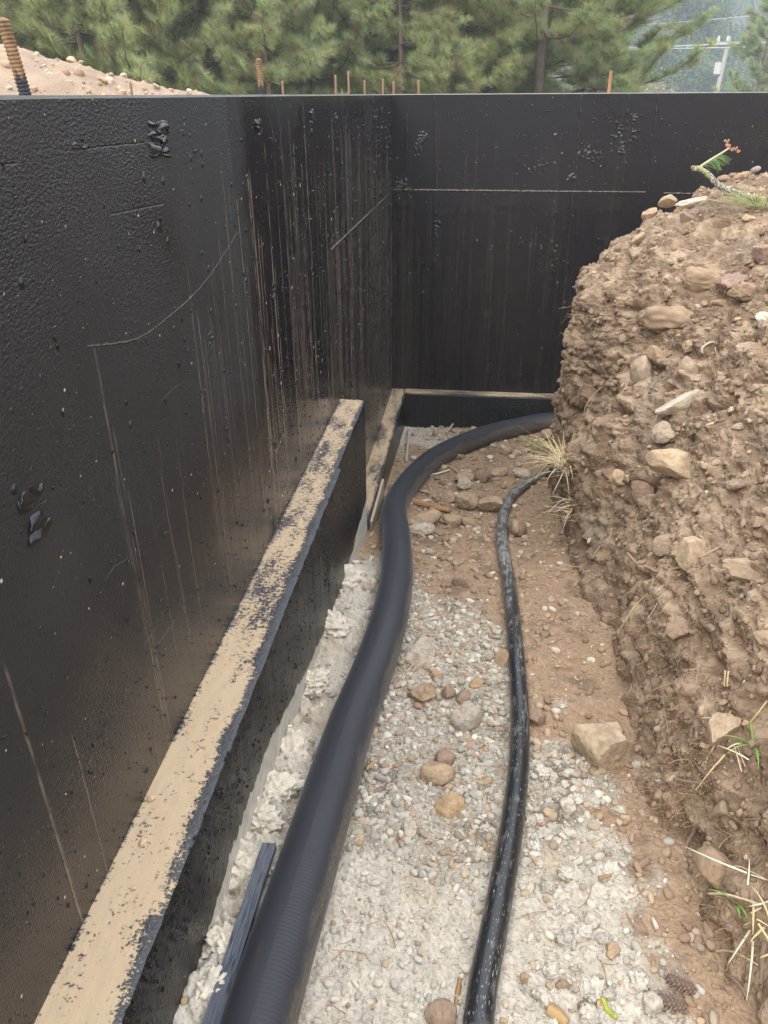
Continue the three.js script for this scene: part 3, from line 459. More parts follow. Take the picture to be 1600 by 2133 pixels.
// ---------------------------------------------------------------- the two pipes
const pipeEnd = [V(0.33, 0.62 + 0.07, 1.6), V(0.27, 0.66, 0.4), V(0.25, 0.665, -0.3)];
{
  const pts = [...pipeEnd, ...[[548, 2100], [610, 1900], [672, 1700], [735, 1500], [775, 1400], [808, 1300], [826, 1200], [826, 1120], [822, 1060], [850, 1008], [900, 958], [980, 918], [1080, 889], [1180, 878]].map(([x, y]) => onFloor(x, y, 0.055)), V(1.7, 0.075, -4.58), V(3.3, 0.07, -4.58)];
  const line = curve(pts, 900), O = line[450].clone();
  const ring = tex(1024, 256, (i, j, o) => { const u = i / 1024, v = j / 256; o[0] = o[1] = o[2] = 0.45 + 0.20 * Math.sin(u * Math.PI * 2 * 32) + 0.10 * (((i + j) & 3) < 2 ? 1 : 0) * 0.3 + 0.06 * fbm(u * 20, v * 8, 2, 3); });
  const knit = tex(1024, 512, (i, j, o) => {
    const u = i / 1024 * 1.5, v = j / 512, around = Math.cos((v - 0.30) * 2 * Math.PI);          // soil rubbed off on the flank that lay on the ground
    const dust = clamp(smooth(0.45, 0.95, around + 0.5 * fbm(u * 9, v * 14, 3, 4)) * (0.55 + 0.7 * noise(u * 90, v * 120, 4))) * 0.6 + Math.max(0, noise(u * 12, v * 9, 9) - 0.55) * 0.5;
    const n = 1 + 0.25 * noise(u * 300, v * 160, 1) + 0.2 * fbm(u * 6, v * 6, 7, 3);
    o[0] = s2(lerp(0.020 * n, 0.26, dust)); o[1] = s2(lerp(0.0215 * n, 0.195, dust)); o[2] = s2(lerp(0.026 * n, 0.13, dust));
  }, true);
  ring.repeat.set(1 / 0.25, 1); knit.repeat.set(1 / 1.5, 1);
  const g = local(tube(line, t => 0.060, 40, { wobble: 0.02, seed: 3 }), O);
  const m = tag(mesh('drain_pipe', g, new THREE.MeshPhysicalMaterial({ color: 0xffffff, map: knit, roughness: 0.62, bumpMap: ring, bumpScale: 0.0007, sheen: 0.5, sheenRoughness: 0.5, sheenColor: rgb(0.45, 0.5, 0.6) })), 'thick black fabric-sleeved drain pipe winding along the trench', 'pipe'); m.position.copy(O);
}
{
  const px = [[1000, 2100], [1030, 1930], [1062, 1750], [1080, 1600], [1083, 1480], [1074, 1350], [1061, 1220], [1045, 1110], [1058, 1045], [1092, 1010], [1132, 985]].map(([x, y]) => onFloor(x, y, 0.026));
  const last = px[px.length - 1], pts = [V(0.56, 0.685, 1.2), V(0.575, 0.66, -0.3), ...px, V(last.x + 0.1, last.y + 0.005, last.z - 0.1), V(last.x + 0.22, last.y + 0.0, last.z - 0.18)];
  const line = curve(pts, 420), O = line[200].clone();
  const skin = (i, j) => {   // grey smears of dried slurry, elongated round the pipe and along it
    const u = i / 2048 * 3, v = j / 256; const a = fbm(u * 5, v * 3, 2, 4), far = smooth(1.5, 2.0, u + 0.2 * a);
    const smear = smooth(0.03, 0.22, 0.5 * noise(u * 60, v * 5, 1) + 0.5 * noise(u * 25, v * 22, 6) + 0.30 * a - 0.13 + 0.24 * far);
    const fleck = smooth(0.33, 0.55, noise(u * 210, v * 60, 9) * 0.75 + 0.35 * noise(u * 600, v * 130, 4) + 0.35 * a);
    return clamp(Math.max((smear * (0.22 + 0.25 * far) + 0.26 * far) * (0.7 + 0.5 * noise(u * 120, v * 40, 3)), fleck * 0.85));
  };
  const map = tex(2048, 256, (i, j, o) => { const d = skin(i, j); o[0] = s2(lerp(0.012, 0.50, d)); o[1] = s2(lerp(0.012, 0.47, d)); o[2] = s2(lerp(0.013, 0.42, d)); }, true);
  const rough = tex(2048, 256, (i, j, o) => { o[0] = o[1] = o[2] = lerp(0.28, 0.85, skin(i, j)); });
  map.repeat.set(1 / 6, 1); rough.repeat.set(1 / 6, 1);
  const m = tag(mesh('water_pipe', local(tube(line, 0.0255, 32, { wobble: 0.015, seed: 8 }), O), new THREE.MeshStandardMaterial({ map, roughnessMap: rough, roughness: 1 })), 'thin black plastic water pipe smeared with dried slurry', 'pipe'); m.position.copy(O);
}

// ---------------------------------------------------------------- loose stones, chunks and litter on the trench floor
const TAN = [0.42, 0.30, 0.18], PALE = [0.52, 0.46, 0.36], BROWN = [0.27, 0.185, 0.125], OCHRE = [0.42, 0.285, 0.145], WHITE = [0.58, 0.53, 0.44], GREYST = [0.38, 0.345, 0.285], PLUM = [0.24, 0.155, 0.125], DARK = [0.20, 0.15, 0.11];
const stoneMat = vcol(0.92, { bumpMap: soilGrain, bumpScale: 0.002 });
function stoneColor(c, seed, clean) { return q => { const a = fbm(q.x * 4 + seed, q.y * 4, q.z * 4, 3), b = noise(q.x * 22 + seed, q.y * 22, q.z * 22), vein = smooth(0.12, 0.0, Math.abs(noise(q.x * 3, q.y * 3 + seed, q.z * 3))) * 0.15, soil = clean ? 0.05 : 0.22 + smooth(-0.05, 0.25, fbm(q.x * 5, q.y * 5 + seed, q.z * 5 + 7, 3)) * 0.6; const k = 1 + 0.4 * a + 0.22 * b - vein; return [lerp(c[0], 0.31, soil) * k, lerp(c[1], 0.2, soil) * k, lerp(c[2], 0.12, soil) * k]; }; }
let stoneSeed = 1;
function stone(name, label, category, group, p, size, color, { rot, angular = 0.75, detail = 5, rough = 0.06, block, clean } = {}) {
  const s = stoneSeed++, r = rng(s * 91), g = rockGeo(s, detail, angular, rough, block); paint(g, stoneColor(color, s, clean));
  const u = new Float32Array(g.attributes.position.count * 2); for (let i = 0; i < u.length / 2; i++) { u[2 * i] = g.attributes.position.getX(i) * size[0] * 2; u[2 * i + 1] = (g.attributes.position.getY(i) + g.attributes.position.getZ(i)) * size[1] * 2; } g.setAttribute('uv', new THREE.BufferAttribute(u, 2));
  g.scale(...size); const m = tag(mesh(name, g, stoneMat), label, category, group); m.position.copy(p);
  if (rot) m.rotation.set(...rot); else m.rotation.set((r() - 0.5) * 0.5, r() * 6.28, (r() - 0.5) * 0.5);
  return m;
}
// [px, py, width px, height px, colour, label, angular]
const floorStones = [
  [875, 1372, 76, 52, PALE, 'broken slab of pale rubble half under the drain pipe', 0.9], [880, 1455, 50, 58, TAN, 'blocky tan stone crusted with cement beside the drain pipe', 0.9], [902, 1405, 32, 22, OCHRE, 'ochre stone wedged against the pale broken slab', 0.7],
  [992, 1424, 24, 22, OCHRE, 'small yellow ochre stone in the grey gravel', 0.6], [915, 1618, 84, 44, TAN, 'long smooth tan cobble between the two pipes', 0.35], [926, 1590, 44, 34, BROWN, 'rounded brown cobble touching a long tan cobble', 0.4], [935, 1684, 52, 38, OCHRE, 'knobbly ochre stone between the two pipes', 0.6],
  [956, 1650, 22, 24, WHITE, 'small white pebble beside the knobbly ochre stone', 0.4], [975, 1500, 64, 56, GREYST, 'grey conglomerate lump of gravel and cement', 0.5], [850, 1732, 34, 30, PALE, 'pale cracked pebble on the cement slurry near the drain pipe', 0.8], [1052, 1382, 32, 36, TAN, 'tan angular stone leaning on the water pipe', 0.9],
  [968, 1219, 44, 24, BROWN, 'dark tan wedge-shaped stone on bare soil mid-trench', 0.9], [917, 1205, 16, 14, TAN, 'small round tan pebble on bare soil mid-trench', 0.3], [935, 1448, 26, 30, BROWN, 'brown pebble among grey gravel by the blocky tan stone', 0.4], [965, 1455, 30, 26, BROWN, 'flat brown pebble among grey gravel mid-trench', 0.4],
  [1007, 999, 30, 24, BROWN, 'brown rounded stone in the stony patch beyond mid-trench', 0.5], [967, 1001, 40, 20, TAN, 'flat tan stone in the stony patch beyond mid-trench', 0.6], [964, 1018, 27, 26, PALE, 'pale tan stone leaning on a flat tan stone', 0.7], [934, 1042, 42, 26, TAN, 'buried tan cobble near a split stick', 0.5],
  [975, 1057, 58, 34, TAN, 'large half-buried tan boulder near the water pipe bend', 0.5], [1018, 1061, 62, 42, TAN, 'large half-buried sandy boulder touching the water pipe bend', 0.5], [879, 1093, 72, 34, TAN, 'long half-buried tan slab beside the drain pipe', 0.6], [881, 1114, 52, 26, PALE, 'flat pale stone below the long tan slab', 0.6],
  [939, 1091, 46, 24, TAN, 'half-buried cobble in the row beyond mid-trench', 0.5], [975, 1089, 42, 20, TAN, 'flat soil-covered cobble in the row beyond mid-trench', 0.5], [1078, 1110, 48, 42, TAN, 'rounded sandy boulder right of the water pipe', 0.35], [956, 956, 16, 17, OCHRE, 'small orange stone under the far bend of the drain pipe', 0.6],
  [1054, 945, 25, 17, TAN, 'tan stone lying below the far drain pipe', 0.6], [1078, 946, 21, 14, PALE, 'pale flat stone lying below the far drain pipe', 0.6], [1087, 991, 42, 22, PALE, 'pale flat stone near the end of the water pipe', 0.6], [1042, 990, 32, 17, TAN, 'half-buried tan stone near the end of the water pipe', 0.5],
  [1140, 912, 28, 20, TAN, 'tan stone where the drain pipe meets the bank', 0.7], [907, 906, 13, 17, OCHRE, 'small orange stone by the far footing', 0.7], [917, 1113, 21, 12, BROWN, 'small brown stone at the end of the buried cobbles', 0.6], [896, 1153, 17, 15, GREYST, 'small grey-white stone on soil beside the drain pipe', 0.6],
  [1277, 1986, 30, 30, TAN, 'small tan triangular stone on clotted concrete', 1], [1332, 1936, 38, 26, BROWN, 'pinkish brown pointed stone on clotted concrete', 0.9], [1292, 1690, 32, 32, WHITE, 'white cement-coated stone at the foot of the bank', 0.5], [1237, 1922, 36, 36, WHITE, 'white cement clot lying on grey clotted concrete', 0.5], [1352, 2102, 42, 40, WHITE, 'rounded white stone beside two pine cones', 0.45],
  [1090, 2046, 18, 32, TAN, 'upright tan chip right of the water pipe', 0.9], [1172, 2052, 32, 24, BROWN, 'brown lump on the slurry right of the water pipe', 0.5], [922, 2124, 60, 44, BROWN, 'smooth brown cobble on slurry left of the water pipe', 0.35], [1432, 1931, 20, 20, BROWN, 'brown pebble on the soil at the foot of the bank', 0.7], [1150, 1697, 24, 12, OCHRE, 'small orange pebble right of the water pipe', 0.4],
  [1125, 1800, 20, 22, WHITE, 'small white pebble right of the water pipe', 0.5], [1182, 1690, 40, 34, WHITE, 'white cement clot right of the water pipe', 0.4], [768, 1226, 34, 24, PALE, 'pale cement crumb left of the drain pipe', 0.5], [1010, 1765, 16, 16, TAN, 'small amber pebble left of the water pipe', 0.7], [1120, 1500, 44, 46, BROWN, 'soil-brown stone right of the water pipe', 0.6], [1200, 2060, 18, 26, PALE, 'pale pebble near a mossy twig', 0.5], [1210, 2092, 20, 26, BROWN, 'brown pebble near a mossy twig', 0.5],
];
for (const [x, y, w, h, c, label, ang] of floorStones) {
  const p = onFloor(x, y, 0.004), z = project(p)[2], W = w / F * z, H = h / F * z;
  p.y = floorHeight(p.x, p.z) + H * (y < 1130 ? 0.34 : 0.22); stone('stone', label, 'stone', undefined, p, [W * 1.08, H * 1.0, Math.min(W, H * 1.3) * 1.1], c, { angular: 0.35 + 0.65 * ang, detail: W > 0.04 ? 7 : 5, rough: 0.08, rot: [0.1, yaw + (x % 7 - 3) * 0.05, (x % 5 - 2) * 0.06] });
}
{
  const p = onFloor(1258, 1562, 0.03), z = project(p)[2]; p.y = floorHeight(p.x, p.z) + 0.042; stoneSeed = 210;
  stone('stone', 'large blocky tan stone sitting at the foot of the earth bank', 'stone', undefined, p, [0.135, 0.135, 0.125], [0.46, 0.36, 0.23], { angular: 1, rot: [0.12, 0.35, 0.2], detail: 10, block: true });
  const lumps = [[712, 1205, 0.13, 0.10], [690, 1300, 0.09, 0.06], [655, 1420, 0.07, 0.05], [600, 1560, 0.08, 0.06], [575, 1640, 0.07, 0.05], [545, 1700, 0.06, 0.05], [520, 1800, 0.07, 0.05], [470, 1960, 0.06, 0.045], [440, 2060, 0.055, 0.045]];
  for (const [x, y, w, h] of lumps) { const q = onFloor(x, y, 0.01); q.y = floorHeight(q.x, q.z) - h * 0.05; stone('cement_lump', w > 0.12 ? 'biggest rough white lump of spilled cement, at the end of the high footing' : 'rough whitish lump of spilled cement at the base of the high footing', 'lump', 'spilled cement lumps along the high footing', q, [w * 1.25, h * 1.1, w * 1.5], [0.62, 0.54, 0.42], { angular: 0.4, rough: 0.4, detail: 12, clean: true }); }
  const rr = rng(12);
  for (let k = 0; k < 46; k++) { const x = 0.71 + 0.22 * rr(), z = -0.62 - 0.85 * rr(), s = 0.02 + 0.035 * rr() * rr(); if (zones(x, z)[2] > 0.4) continue; stone('cement_lump', 'grey-white clot of concrete on the floor right of the water pipe', 'lump', 'clots of concrete right of the water pipe', V(x, floorHeight(x, z) - s * 0.05, z), [s * 1.3, s, s * 1.1], rr() < 0.6 ? [0.54, 0.48, 0.39] : [0.44, 0.39, 0.315], { angular: 0.5, rough: 0.38, detail: 7, clean: true }); }
}
// gravel and grit, too many to count
function scatter(name, label, geos, mat, spots) {   // spots: {p, n, s:[x,y,z], c}
  const by = geos.map(() => []); spots.forEach((s, i) => by[i % geos.length].push(s));
  const M = new THREE.Matrix4(), Q = new THREE.Quaternion(), Q2 = new THREE.Quaternion();
  by.forEach((list, i) => { const im = new THREE.InstancedMesh(geos[i], mat, list.length); im.name = numbered(name); im.castShadow = im.receiveShadow = true;
    list.forEach((s, k) => { Q.setFromUnitVectors(V(0, 1, 0), s.n ?? V(0, 1, 0)); Q2.setFromAxisAngle(V(0, 1, 0), s.a ?? 0); Q.multiply(Q2); if (s.tilt) { Q2.setFromAxisAngle(V(1, 0, 0), s.tilt); Q.multiply(Q2); } im.setMatrixAt(k, M.compose(s.p, Q, V(...s.s))); im.setColorAt(k, rgb(...s.c)); });
    stuff(im, label); scene.add(im); });
}
const plain = geo => { const g = geo; const n = g.attributes.position.count; g.setAttribute('uv', new THREE.BufferAttribute(new Float32Array(n * 2), 2)); return g; };
const pebbleMat = std(1, 1, 1, 0.88);
{
  const r = rng(99), spots = [], mix = (a, b, t) => a.map((v, i) => lerp(v, b[i], t));
  const pick = (w, z) => { const q = r(), k = 0.75 + 0.5 * r(); let c; if (w === 0) c = q < 0.7 ? [0.49, 0.43, 0.345] : q < 0.88 ? GREYST : q < 0.98 ? [0.40, 0.30, 0.19] : OCHRE; else if (w === 1) c = q < 0.45 ? [0.40, 0.355, 0.28] : q < 0.65 ? [0.50, 0.45, 0.36] : q < 0.9 ? [0.33, 0.245, 0.165] : q < 0.96 ? TAN : [0.36, 0.21, 0.14]; else c = q < 0.5 ? [0.30, 0.20, 0.125] : q < 0.75 ? TAN : q < 0.9 ? [0.36, 0.27, 0.19] : PALE; return c.map(v => v * k); };
  for (let tries = 0; spots.length < 24000 && tries < 200000; tries++) {
    const z = -0.4 - 4.35 * Math.pow(r(), 1.7), x = 0.11 + 0.92 * r(), w = zones(x, z), q = r(); const kind = q < w[0] ? 0 : q < w[0] + w[1] ? 1 : 2;
    const dens = [x < 0.24 ? 0.12 : 0.42, 1, 0.16][kind]; if (r() > dens) continue;
    const d = Math.hypot(1.2, z), big = r(), s = (kind === 1 ? 0.0034 + 0.016 * Math.pow(big, 5) : kind === 0 ? 0.0026 + 0.011 * Math.pow(big, 6) : 0.003 + 0.020 * Math.pow(big, 6)) * (0.75 + 0.22 * d);
    const y = floorHeight(x, z) + s * (kind === 1 ? -0.08 + 0.28 * r() : 0.05 + 0.15 * r());
    spots.push({ p: V(x, y, z), s: [s * (1 + 0.5 * r()), s * (0.6 + 0.4 * r()), s * (0.8 + 0.4 * r())], a: r() * 6.28, tilt: (r() - 0.5) * 0.8, c: pick(kind) });
  }
  scatter('gravel', 'loose gravel and grit scattered over the trench floor', [1, 2, 3, 4, 5, 6].map(k => plain(rockGeo(300 + k, 2, 0.4 + 0.09 * k, 0.1))), pebbleMat, spots);
  // crumbs and clods on the bank
  const soil = [], vis = [];
  for (let i = 0; i < bank.count; i++) { const x = bank.scr[3 * i], y = bank.scr[3 * i + 1], z = bank.scr[3 * i + 2]; if (z > 0.4 && x > 1080 && x < 1800 && y > 300 && y < 2350) vis.push(i); }
  for (let k = 0; k < 15000; k++) {
    const i = vis[Math.floor(r() * vis.length)], p = bank.at(i), n = bank.normalAt(i), d = bank.scr[3 * i + 2], q = r(), s = (0.003 + 0.013 * Math.pow(r(), 6)) * (0.7 + 0.3 * d), kk = 0.75 + 0.5 * r();
    const c = (q < 0.66 ? [0.27, 0.185, 0.115] : q < 0.86 ? [0.21, 0.138, 0.085] : q < 0.975 ? [0.36, 0.255, 0.16] : q < 0.985 ? [0.42, 0.36, 0.27] : PLUM).map(v => v * kk);
    n.addScaledVector(V(0, 1, 0), 0.5).normalize();
    soil.push({ p: p.addScaledVector(n, s * 0.1), n, s: [s * (1 + 0.7 * r()), s * (0.5 + 0.4 * r()), s * (0.8 + 0.6 * r())], a: r() * 6.28, tilt: (r() - 0.5) * 0.9, c });
  }
  scatter('soil_crumbs', 'crumbs and small clods of earth on the bank', [1, 2, 3, 4, 5].map(k => plain(rockGeo(340 + k, 2, 0.6, 0.3))), pebbleMat, soil);
}
// stones bedded in the bank [px, py, w, h, colour, tilt, label, angular]
const bankStones = [
  [1416, 984, 122, 62, [0.44, 0.33, 0.20], -0.15, 'large wedge-shaped golden stone jutting from the bank', 1], [1427, 845, 112, 46, [0.5, 0.44, 0.34], 0.55, 'long whitish tilted slab bedded in the bank', 0.85], [1395, 905, 52, 44, [0.40, 0.33, 0.24], 0.4, 'whitish stone just below the long tilted slab', 0.8], [1337, 770, 50, 54, [0.36, 0.28, 0.19], 0.5, 'rounded grey-tan stone bedded in the bank above the grass tuft', 0.6], [1431, 770, 40, 46, [0.36, 0.28, 0.19], 0.8, 'upright grey-tan stone bedded beside a fork of white root', 0.6],
  [1345, 1021, 56, 40, BROWN, -0.2, 'brown stone below the golden wedge stone', 0.8], [1585, 532, 56, 44, PLUM, -0.3, 'plum-coloured stone high on the bank', 0.9], [1532, 537, 44, 34, DARK, 0.2, 'dark brown stone beside the plum-coloured stone', 0.9], [1529, 602, 66, 46, PLUM, 0.5, 'flat reddish stone face under a soil clod', 0.9], [1596, 669, 30, 40, PALE, 0.6, 'pale stone high on the bank below the plum-coloured stone', 0.8],
  [1540, 888, 26, 18, GREYST, 0.1, 'small grey stone in the bank right of the whitish slab', 0.5], [1439, 725, 44, 26, TAN, 0.4, 'pointed tan stone bedded under a clod', 0.9], [1367, 742, 44, 26, TAN, -0.5, 'flat broken tan stone in a hollow of the bank', 0.9], [1504, 631, 32, 18, TAN, -0.2, 'small tan flake below the flat reddish stone', 0.9], [1296, 995, 34, 28, TAN, -0.4, 'small tan stone low on the bank near the straw tuft', 0.7],
  [1442, 1164, 62, 74, [0.46, 0.35, 0.22], 0.9, 'smooth golden stone crossed by a pale root', 0.8], [1556, 1190, 104, 48, [0.33, 0.25, 0.16], -0.3, 'broad brown ledge stone in the middle of the bank', 0.9], [1424, 1310, 58, 46, BROWN, -0.1, 'brown stone bedded below the crossed golden stone', 0.85], [1379, 1134, 52, 48, [0.31, 0.24, 0.16], 0.6, 'soil-stained stone left of the crossed golden stone', 0.7],
  [1508, 1522, 66, 84, [0.47, 0.35, 0.23], -0.5, 'flat tan stone leaning in the bank behind a yellow straw', 0.85], [1508, 1686, 44, 50, [0.34, 0.26, 0.17], -0.6, 'pointed tan stone below the leaning flat stone', 0.9], [1497, 1812, 78, 76, [0.30, 0.21, 0.13], 0.2, 'brown rounded stone low in the bank by a green sprout', 0.6],
  [1395, 420, 32, 19, TAN, 0.3, 'angular tan stone on the crest of the bank', 0.9], [1461, 418, 78, 19, PALE, 0.16, 'long pale stone lying on the crest beside a cut branch', 0.7], [1431, 458, 24, 24, BROWN, 0.6, 'tan-faced stone just under the crest', 0.9], [1357, 447, 30, 24, TAN, 0.7, 'sloping tan stone on the outer edge of the crest', 0.8], [1510, 374, 26, 14, BROWN, 0, 'rounded stone behind the cut branch on the crest', 0.5], [1545, 368, 38, 14, TAN, 0.1, 'flat tan stone on the skyline of the bank', 0.7], [1574, 354, 18, 12, GREYST, 0, 'small grey stone on the skyline of the bank', 0.5],
  [1330, 500, 26, 22, TAN, 0.4, 'stone on the outer shoulder of the bank', 0.7], [1292, 518, 20, 16, BROWN, 0.2, 'brown stone on the outer shoulder of the bank', 0.7], [1465, 592, 96, 46, [0.31, 0.215, 0.13], -0.2, 'overhanging clod of earth on the upper bank', 0.45], [1392, 668, 124, 56, [0.32, 0.225, 0.14], -0.1, 'broad overhanging clod of earth over a hollow', 0.5], [1548, 612, 60, 36, [0.25, 0.17, 0.1], -0.1, 'dark clod of earth under the plum-coloured stone', 0.5], [1270, 1290, 40, 34, BROWN, 0.3, 'brown clod at the foot of the bank', 0.5], [1560, 460, 30, 20, TAN, 0.2, 'tan stone on the upper slope below the cut branch', 0.8], [1270, 600, 34, 22, [0.36, 0.26, 0.16], 0.3, 'sandy clod on the outer edge of the bank', 0.5],
  [1540, 1010, 40, 26, DARK, 0.3, 'dark stone bedded right of the golden wedge stone', 0.8], [1470, 1085, 44, 30, BROWN, -0.3, 'brown clod between the golden stones', 0.5], [1585, 1090, 40, 30, BROWN, 0.3, 'brown stone bedded above the broad ledge stone', 0.8], [1440, 1440, 46, 34, BROWN, 0.2, 'clod of earth above the fine roots', 0.5], [1590, 1330, 44, 34, [0.3, 0.22, 0.14], -0.2, 'tan clod under the broad ledge stone', 0.6],
];
for (const [x, y, w, h, c, tilt, label, ang] of bankStones) {
  const { p, n, z } = bank.hit(x, y), W = w / F * z, H = h / F * z, D = Math.min(W, H) * 1.1;
  const m = stone(label.includes('clod') ? 'soil_clod' : 'stone', label, label.includes('clod') ? 'clod' : 'stone', undefined, p.addScaledVector(n, D * 0.06), [W * 1.08, H * 1.08, D], c, { rot: [-0.25, yaw - 0.35, tilt], angular: ang, detail: W > 0.06 ? 7 : 5, rough: label.includes('clod') ? 0.16 : 0.07 });
}

// ---------------------------------------------------------------- roots, straw, grass, twigs
const rootMat = std(0.40, 0.27, 0.17, 0.85), rootDark = std(0.25, 0.165, 0.115, 0.9), strawMat = std(0.62, 0.48, 0.24, 0.7), paleStraw = std(0.66, 0.57, 0.40, 0.7), grassMat = std(0.16, 0.30, 0.05, 0.6), woodMat = std(0.50, 0.32, 0.15, 0.8);
const k6 = (x, y) => [1000 + x / 2.667, 1100 + y / 2.667], k5 = (x, y) => [1000 + x / 2.667, 500 + y / 2.667], k4 = (x, y) => [1250 + x / 4.571, 1700 + y / 4.571];
function overBank(name, label, category, pts, rad, mat, lift = 0.006, group) {   // a strand lying on the bank, given where it passes
  const hs = pts.map(([x, y]) => bank.hit(x, y)), z = hs.map(h => h.z);
  const line = hs.map((h, i) => { const zz = (z[Math.max(0, i - 1)] + 2 * z[i] + z[Math.min(z.length - 1, i + 1)]) / 4; return EYE.clone().addScaledVector(ray(...pts[i]), zz - lift * (i % 2 ? 1.7 : 1)); });
  const c = curve(line, Math.max(8, pts.length * 5)), O = c[0].clone();
  const m = tag(mesh(name, local(tube(c, t => rad * (1 - 0.45 * t), 6, { wobble: 0.25, seed: pts[0][0] }), O), mat), label, category, group); m.position.copy(O); return m;
}
const ROOTS = [
  ['thick pale root crossing the golden stone', [[820, 140], [880, 200], [950, 225], [985, 242], [1080, 225], [1180, 200], [1250, 150], [1350, 95]].map(q => k6(...q)), 0.0048, rootMat],
  ['short brown root dangling above the trench on the bank', [[735, 0], [715, 60], [660, 110], [625, 165]].map(q => k6(...q)), 0.0036, rootMat], ['bent brown root stub low on the bank', [[795, 735], [812, 800], [780, 865]].map(q => k6(...q)), 0.0044, rootDark], ['brown root stub broken off above the blocky stone', [[1040, 920], [960, 945], [890, 985]].map(q => k6(...q)), 0.0042, rootDark],
  ['long thin root hanging down the bank below the straw', [[1085, 895], [1045, 940], [1025, 1010], [1040, 1090], [1050, 1190]].map(q => k6(...q)), 0.0024, rootMat], ['thin root ending beside the leaning flat stone', [[1220, 760], [1205, 830], [1195, 900]].map(q => k6(...q)), 0.0026, rootMat], ['forked white root under the pointed tan stone', [[1235, 630], [1235, 600], [1300, 565], [1310, 620]].map(q => k5(...q)), 0.0042, std(0.5, 0.42, 0.33, 0.85)],
  ['curved pale root sweeping over the brown rounded stone', [[650, 655], [715, 685], [850, 625], [1030, 495], [1170, 495], [1330, 480], [1440, 530], [1600, 610]].map(q => k4(...q)), 0.0020, std(0.55, 0.42, 0.27, 0.8)], ['pale cut stem leaning across a green sprout', [[1040, 738], [1200, 745], [1400, 800], [1600, 870]].map(q => k4(...q)), 0.0028, std(0.6, 0.47, 0.3, 0.8)], ['pale arched root near the bottom of the bank', [[1075, 1290], [1230, 1285], [1370, 1340], [1510, 1420]].map(q => k4(...q)), 0.0022, std(0.55, 0.42, 0.27, 0.8)],
  ['thick grey woody root standing in the bank beside the fine roots', [[920, 60], [880, 170], [830, 260], [810, 370]].map(q => k4(...q)), 0.0055, rootDark], ['thin woody root branching from the thick grey one', [[790, 325], [720, 390], [640, 450]].map(q => k4(...q)), 0.0026, rootDark], ['brown woody root knot at the right edge of the bank', [[1575, 1210], [1555, 1320], [1545, 1450], [1535, 1600]].map(q => k4(...q)), 0.0065, rootDark], ['cut root end with pale wood on the clotted concrete', [[1130, 1460], [1230, 1520], [1330, 1610], [1400, 1730]].map(q => k4(...q)), 0.0045, rootDark],
  ['short broken reddish root at the foot of the bank', [[870, 1490], [950, 1590], [1010, 1710]].map(q => k4(...q)), 0.0032, rootDark], ['brown root stub under the yellow straw', [[1080, 1395], [1160, 1410], [1260, 1420]].map(q => k6(...q)), 0.0045, rootDark], ['thin pale root lying across the bank near the grass', [[490, 210], [580, 218], [670, 212]].map(q => k6(...q)), 0.0018, strawMat], ['curved thin root beside the brown bedded stone', [[1160, 610], [1110, 640], [1050, 665]].map(q => k5(...q)), 0.0018, rootMat], ['long arched root over the dark hollow of the outer bank', [[720, 785], [640, 850], [590, 920], [560, 1020], [480, 1090]].map(q => k5(...q)), 0.0032, rootMat], ['green broken stalk lying high on the bank', [[1600, 375], [1560, 388], [1515, 405]].map(q => k5(...q)), 0.003, std(0.3, 0.3, 0.1, 0.8)],
];
for (const [label, pts, rad, mat] of ROOTS) overBank('root', label, 'root', pts, rad, mat);
for (const [label, pts, rad] of [['long straight yellow straw leaning on the bank over the flat stone', [[1472, 845], [1330, 1150], [1180, 1445]].map(q => k6(...q)), 0.0022], ['second yellow straw beside the long leaning straw', [[1360, 1260], [1280, 1350], [1200, 1455]].map(q => k6(...q)), 0.0022], ['arched yellow straw on the bank below the pale root', [[1115, 255], [1000, 330], [880, 410], [785, 550]].map(q => k6(...q)), 0.0024], ['thin straw beside the arched yellow straw', [[1010, 370], [960, 460], [885, 575]].map(q => k6(...q)), 0.0016], ['short upright straw piece on the bank', [[1363, 790], [1357, 880]].map(q => k6(...q)), 0.002], ['short upright straw piece on the bank', [[1380, 795], [1372, 882]].map(q => k6(...q)), 0.002], ['slanting straw at the right edge of the bank', [[1595, 960], [1550, 1020], [1500, 1080]].map(q => k6(...q)), 0.0022]])
  overBank('straw', label, 'straw', pts, rad, label.includes('thin') ? paleStraw : strawMat, 0.012, label.includes('short upright') ? 'short upright straws' : undefined);
{  // fine rootlets: uncountable
  const r = rng(7), geos = [], fields = [[1420, 1650, 90, 90, 90], [1530, 1980, 80, 120, 70], [1440, 1420, 70, 60, 50], [1480, 1560, 90, 60, 50], [1290, 1250, 60, 70, 24], [1560, 1750, 60, 60, 40], [1200, 690, 25, 60, 26], [1210, 800, 20, 60, 22], [1400, 1300, 120, 120, 40], [1350, 900, 120, 200, 40], [1500, 1800, 100, 300, 40]];
  for (const [x, y, sx, sy, n] of fields) for (let k = 0; k < n; k++) {
    let px = x + (r() + r() - 1) * sx, py = y + (r() + r() - 1) * sy; const h = bank.hit(px, py); let q = h.p.clone().addScaledVector(h.n, 0.004), a = r() * 6.28, tilt = r() * 1.2 - 0.9; const pts = [q.clone()], L = (0.02 + 0.05 * r()) / 6;
    for (let i = 0; i < 6; i++) { a += (r() - 0.5) * 1.4; tilt += (r() - 0.55) * 0.5; q = q.clone().add(V(Math.cos(a) * Math.cos(tilt) * L, Math.sin(tilt) * L - 0.001, Math.sin(a) * Math.cos(tilt) * L)).addScaledVector(h.n, 0.0015); pts.push(q); }
    geos.push(tube(pts, 0.0005 + 0.0007 * r() * r(), 3, { closed: false }));
  }
  stuff(mesh('fine_roots', mergeGeometries(geos), std(0.44, 0.30, 0.17, 0.85)), 'mat of fine rootlets hanging out of the earth bank');
}
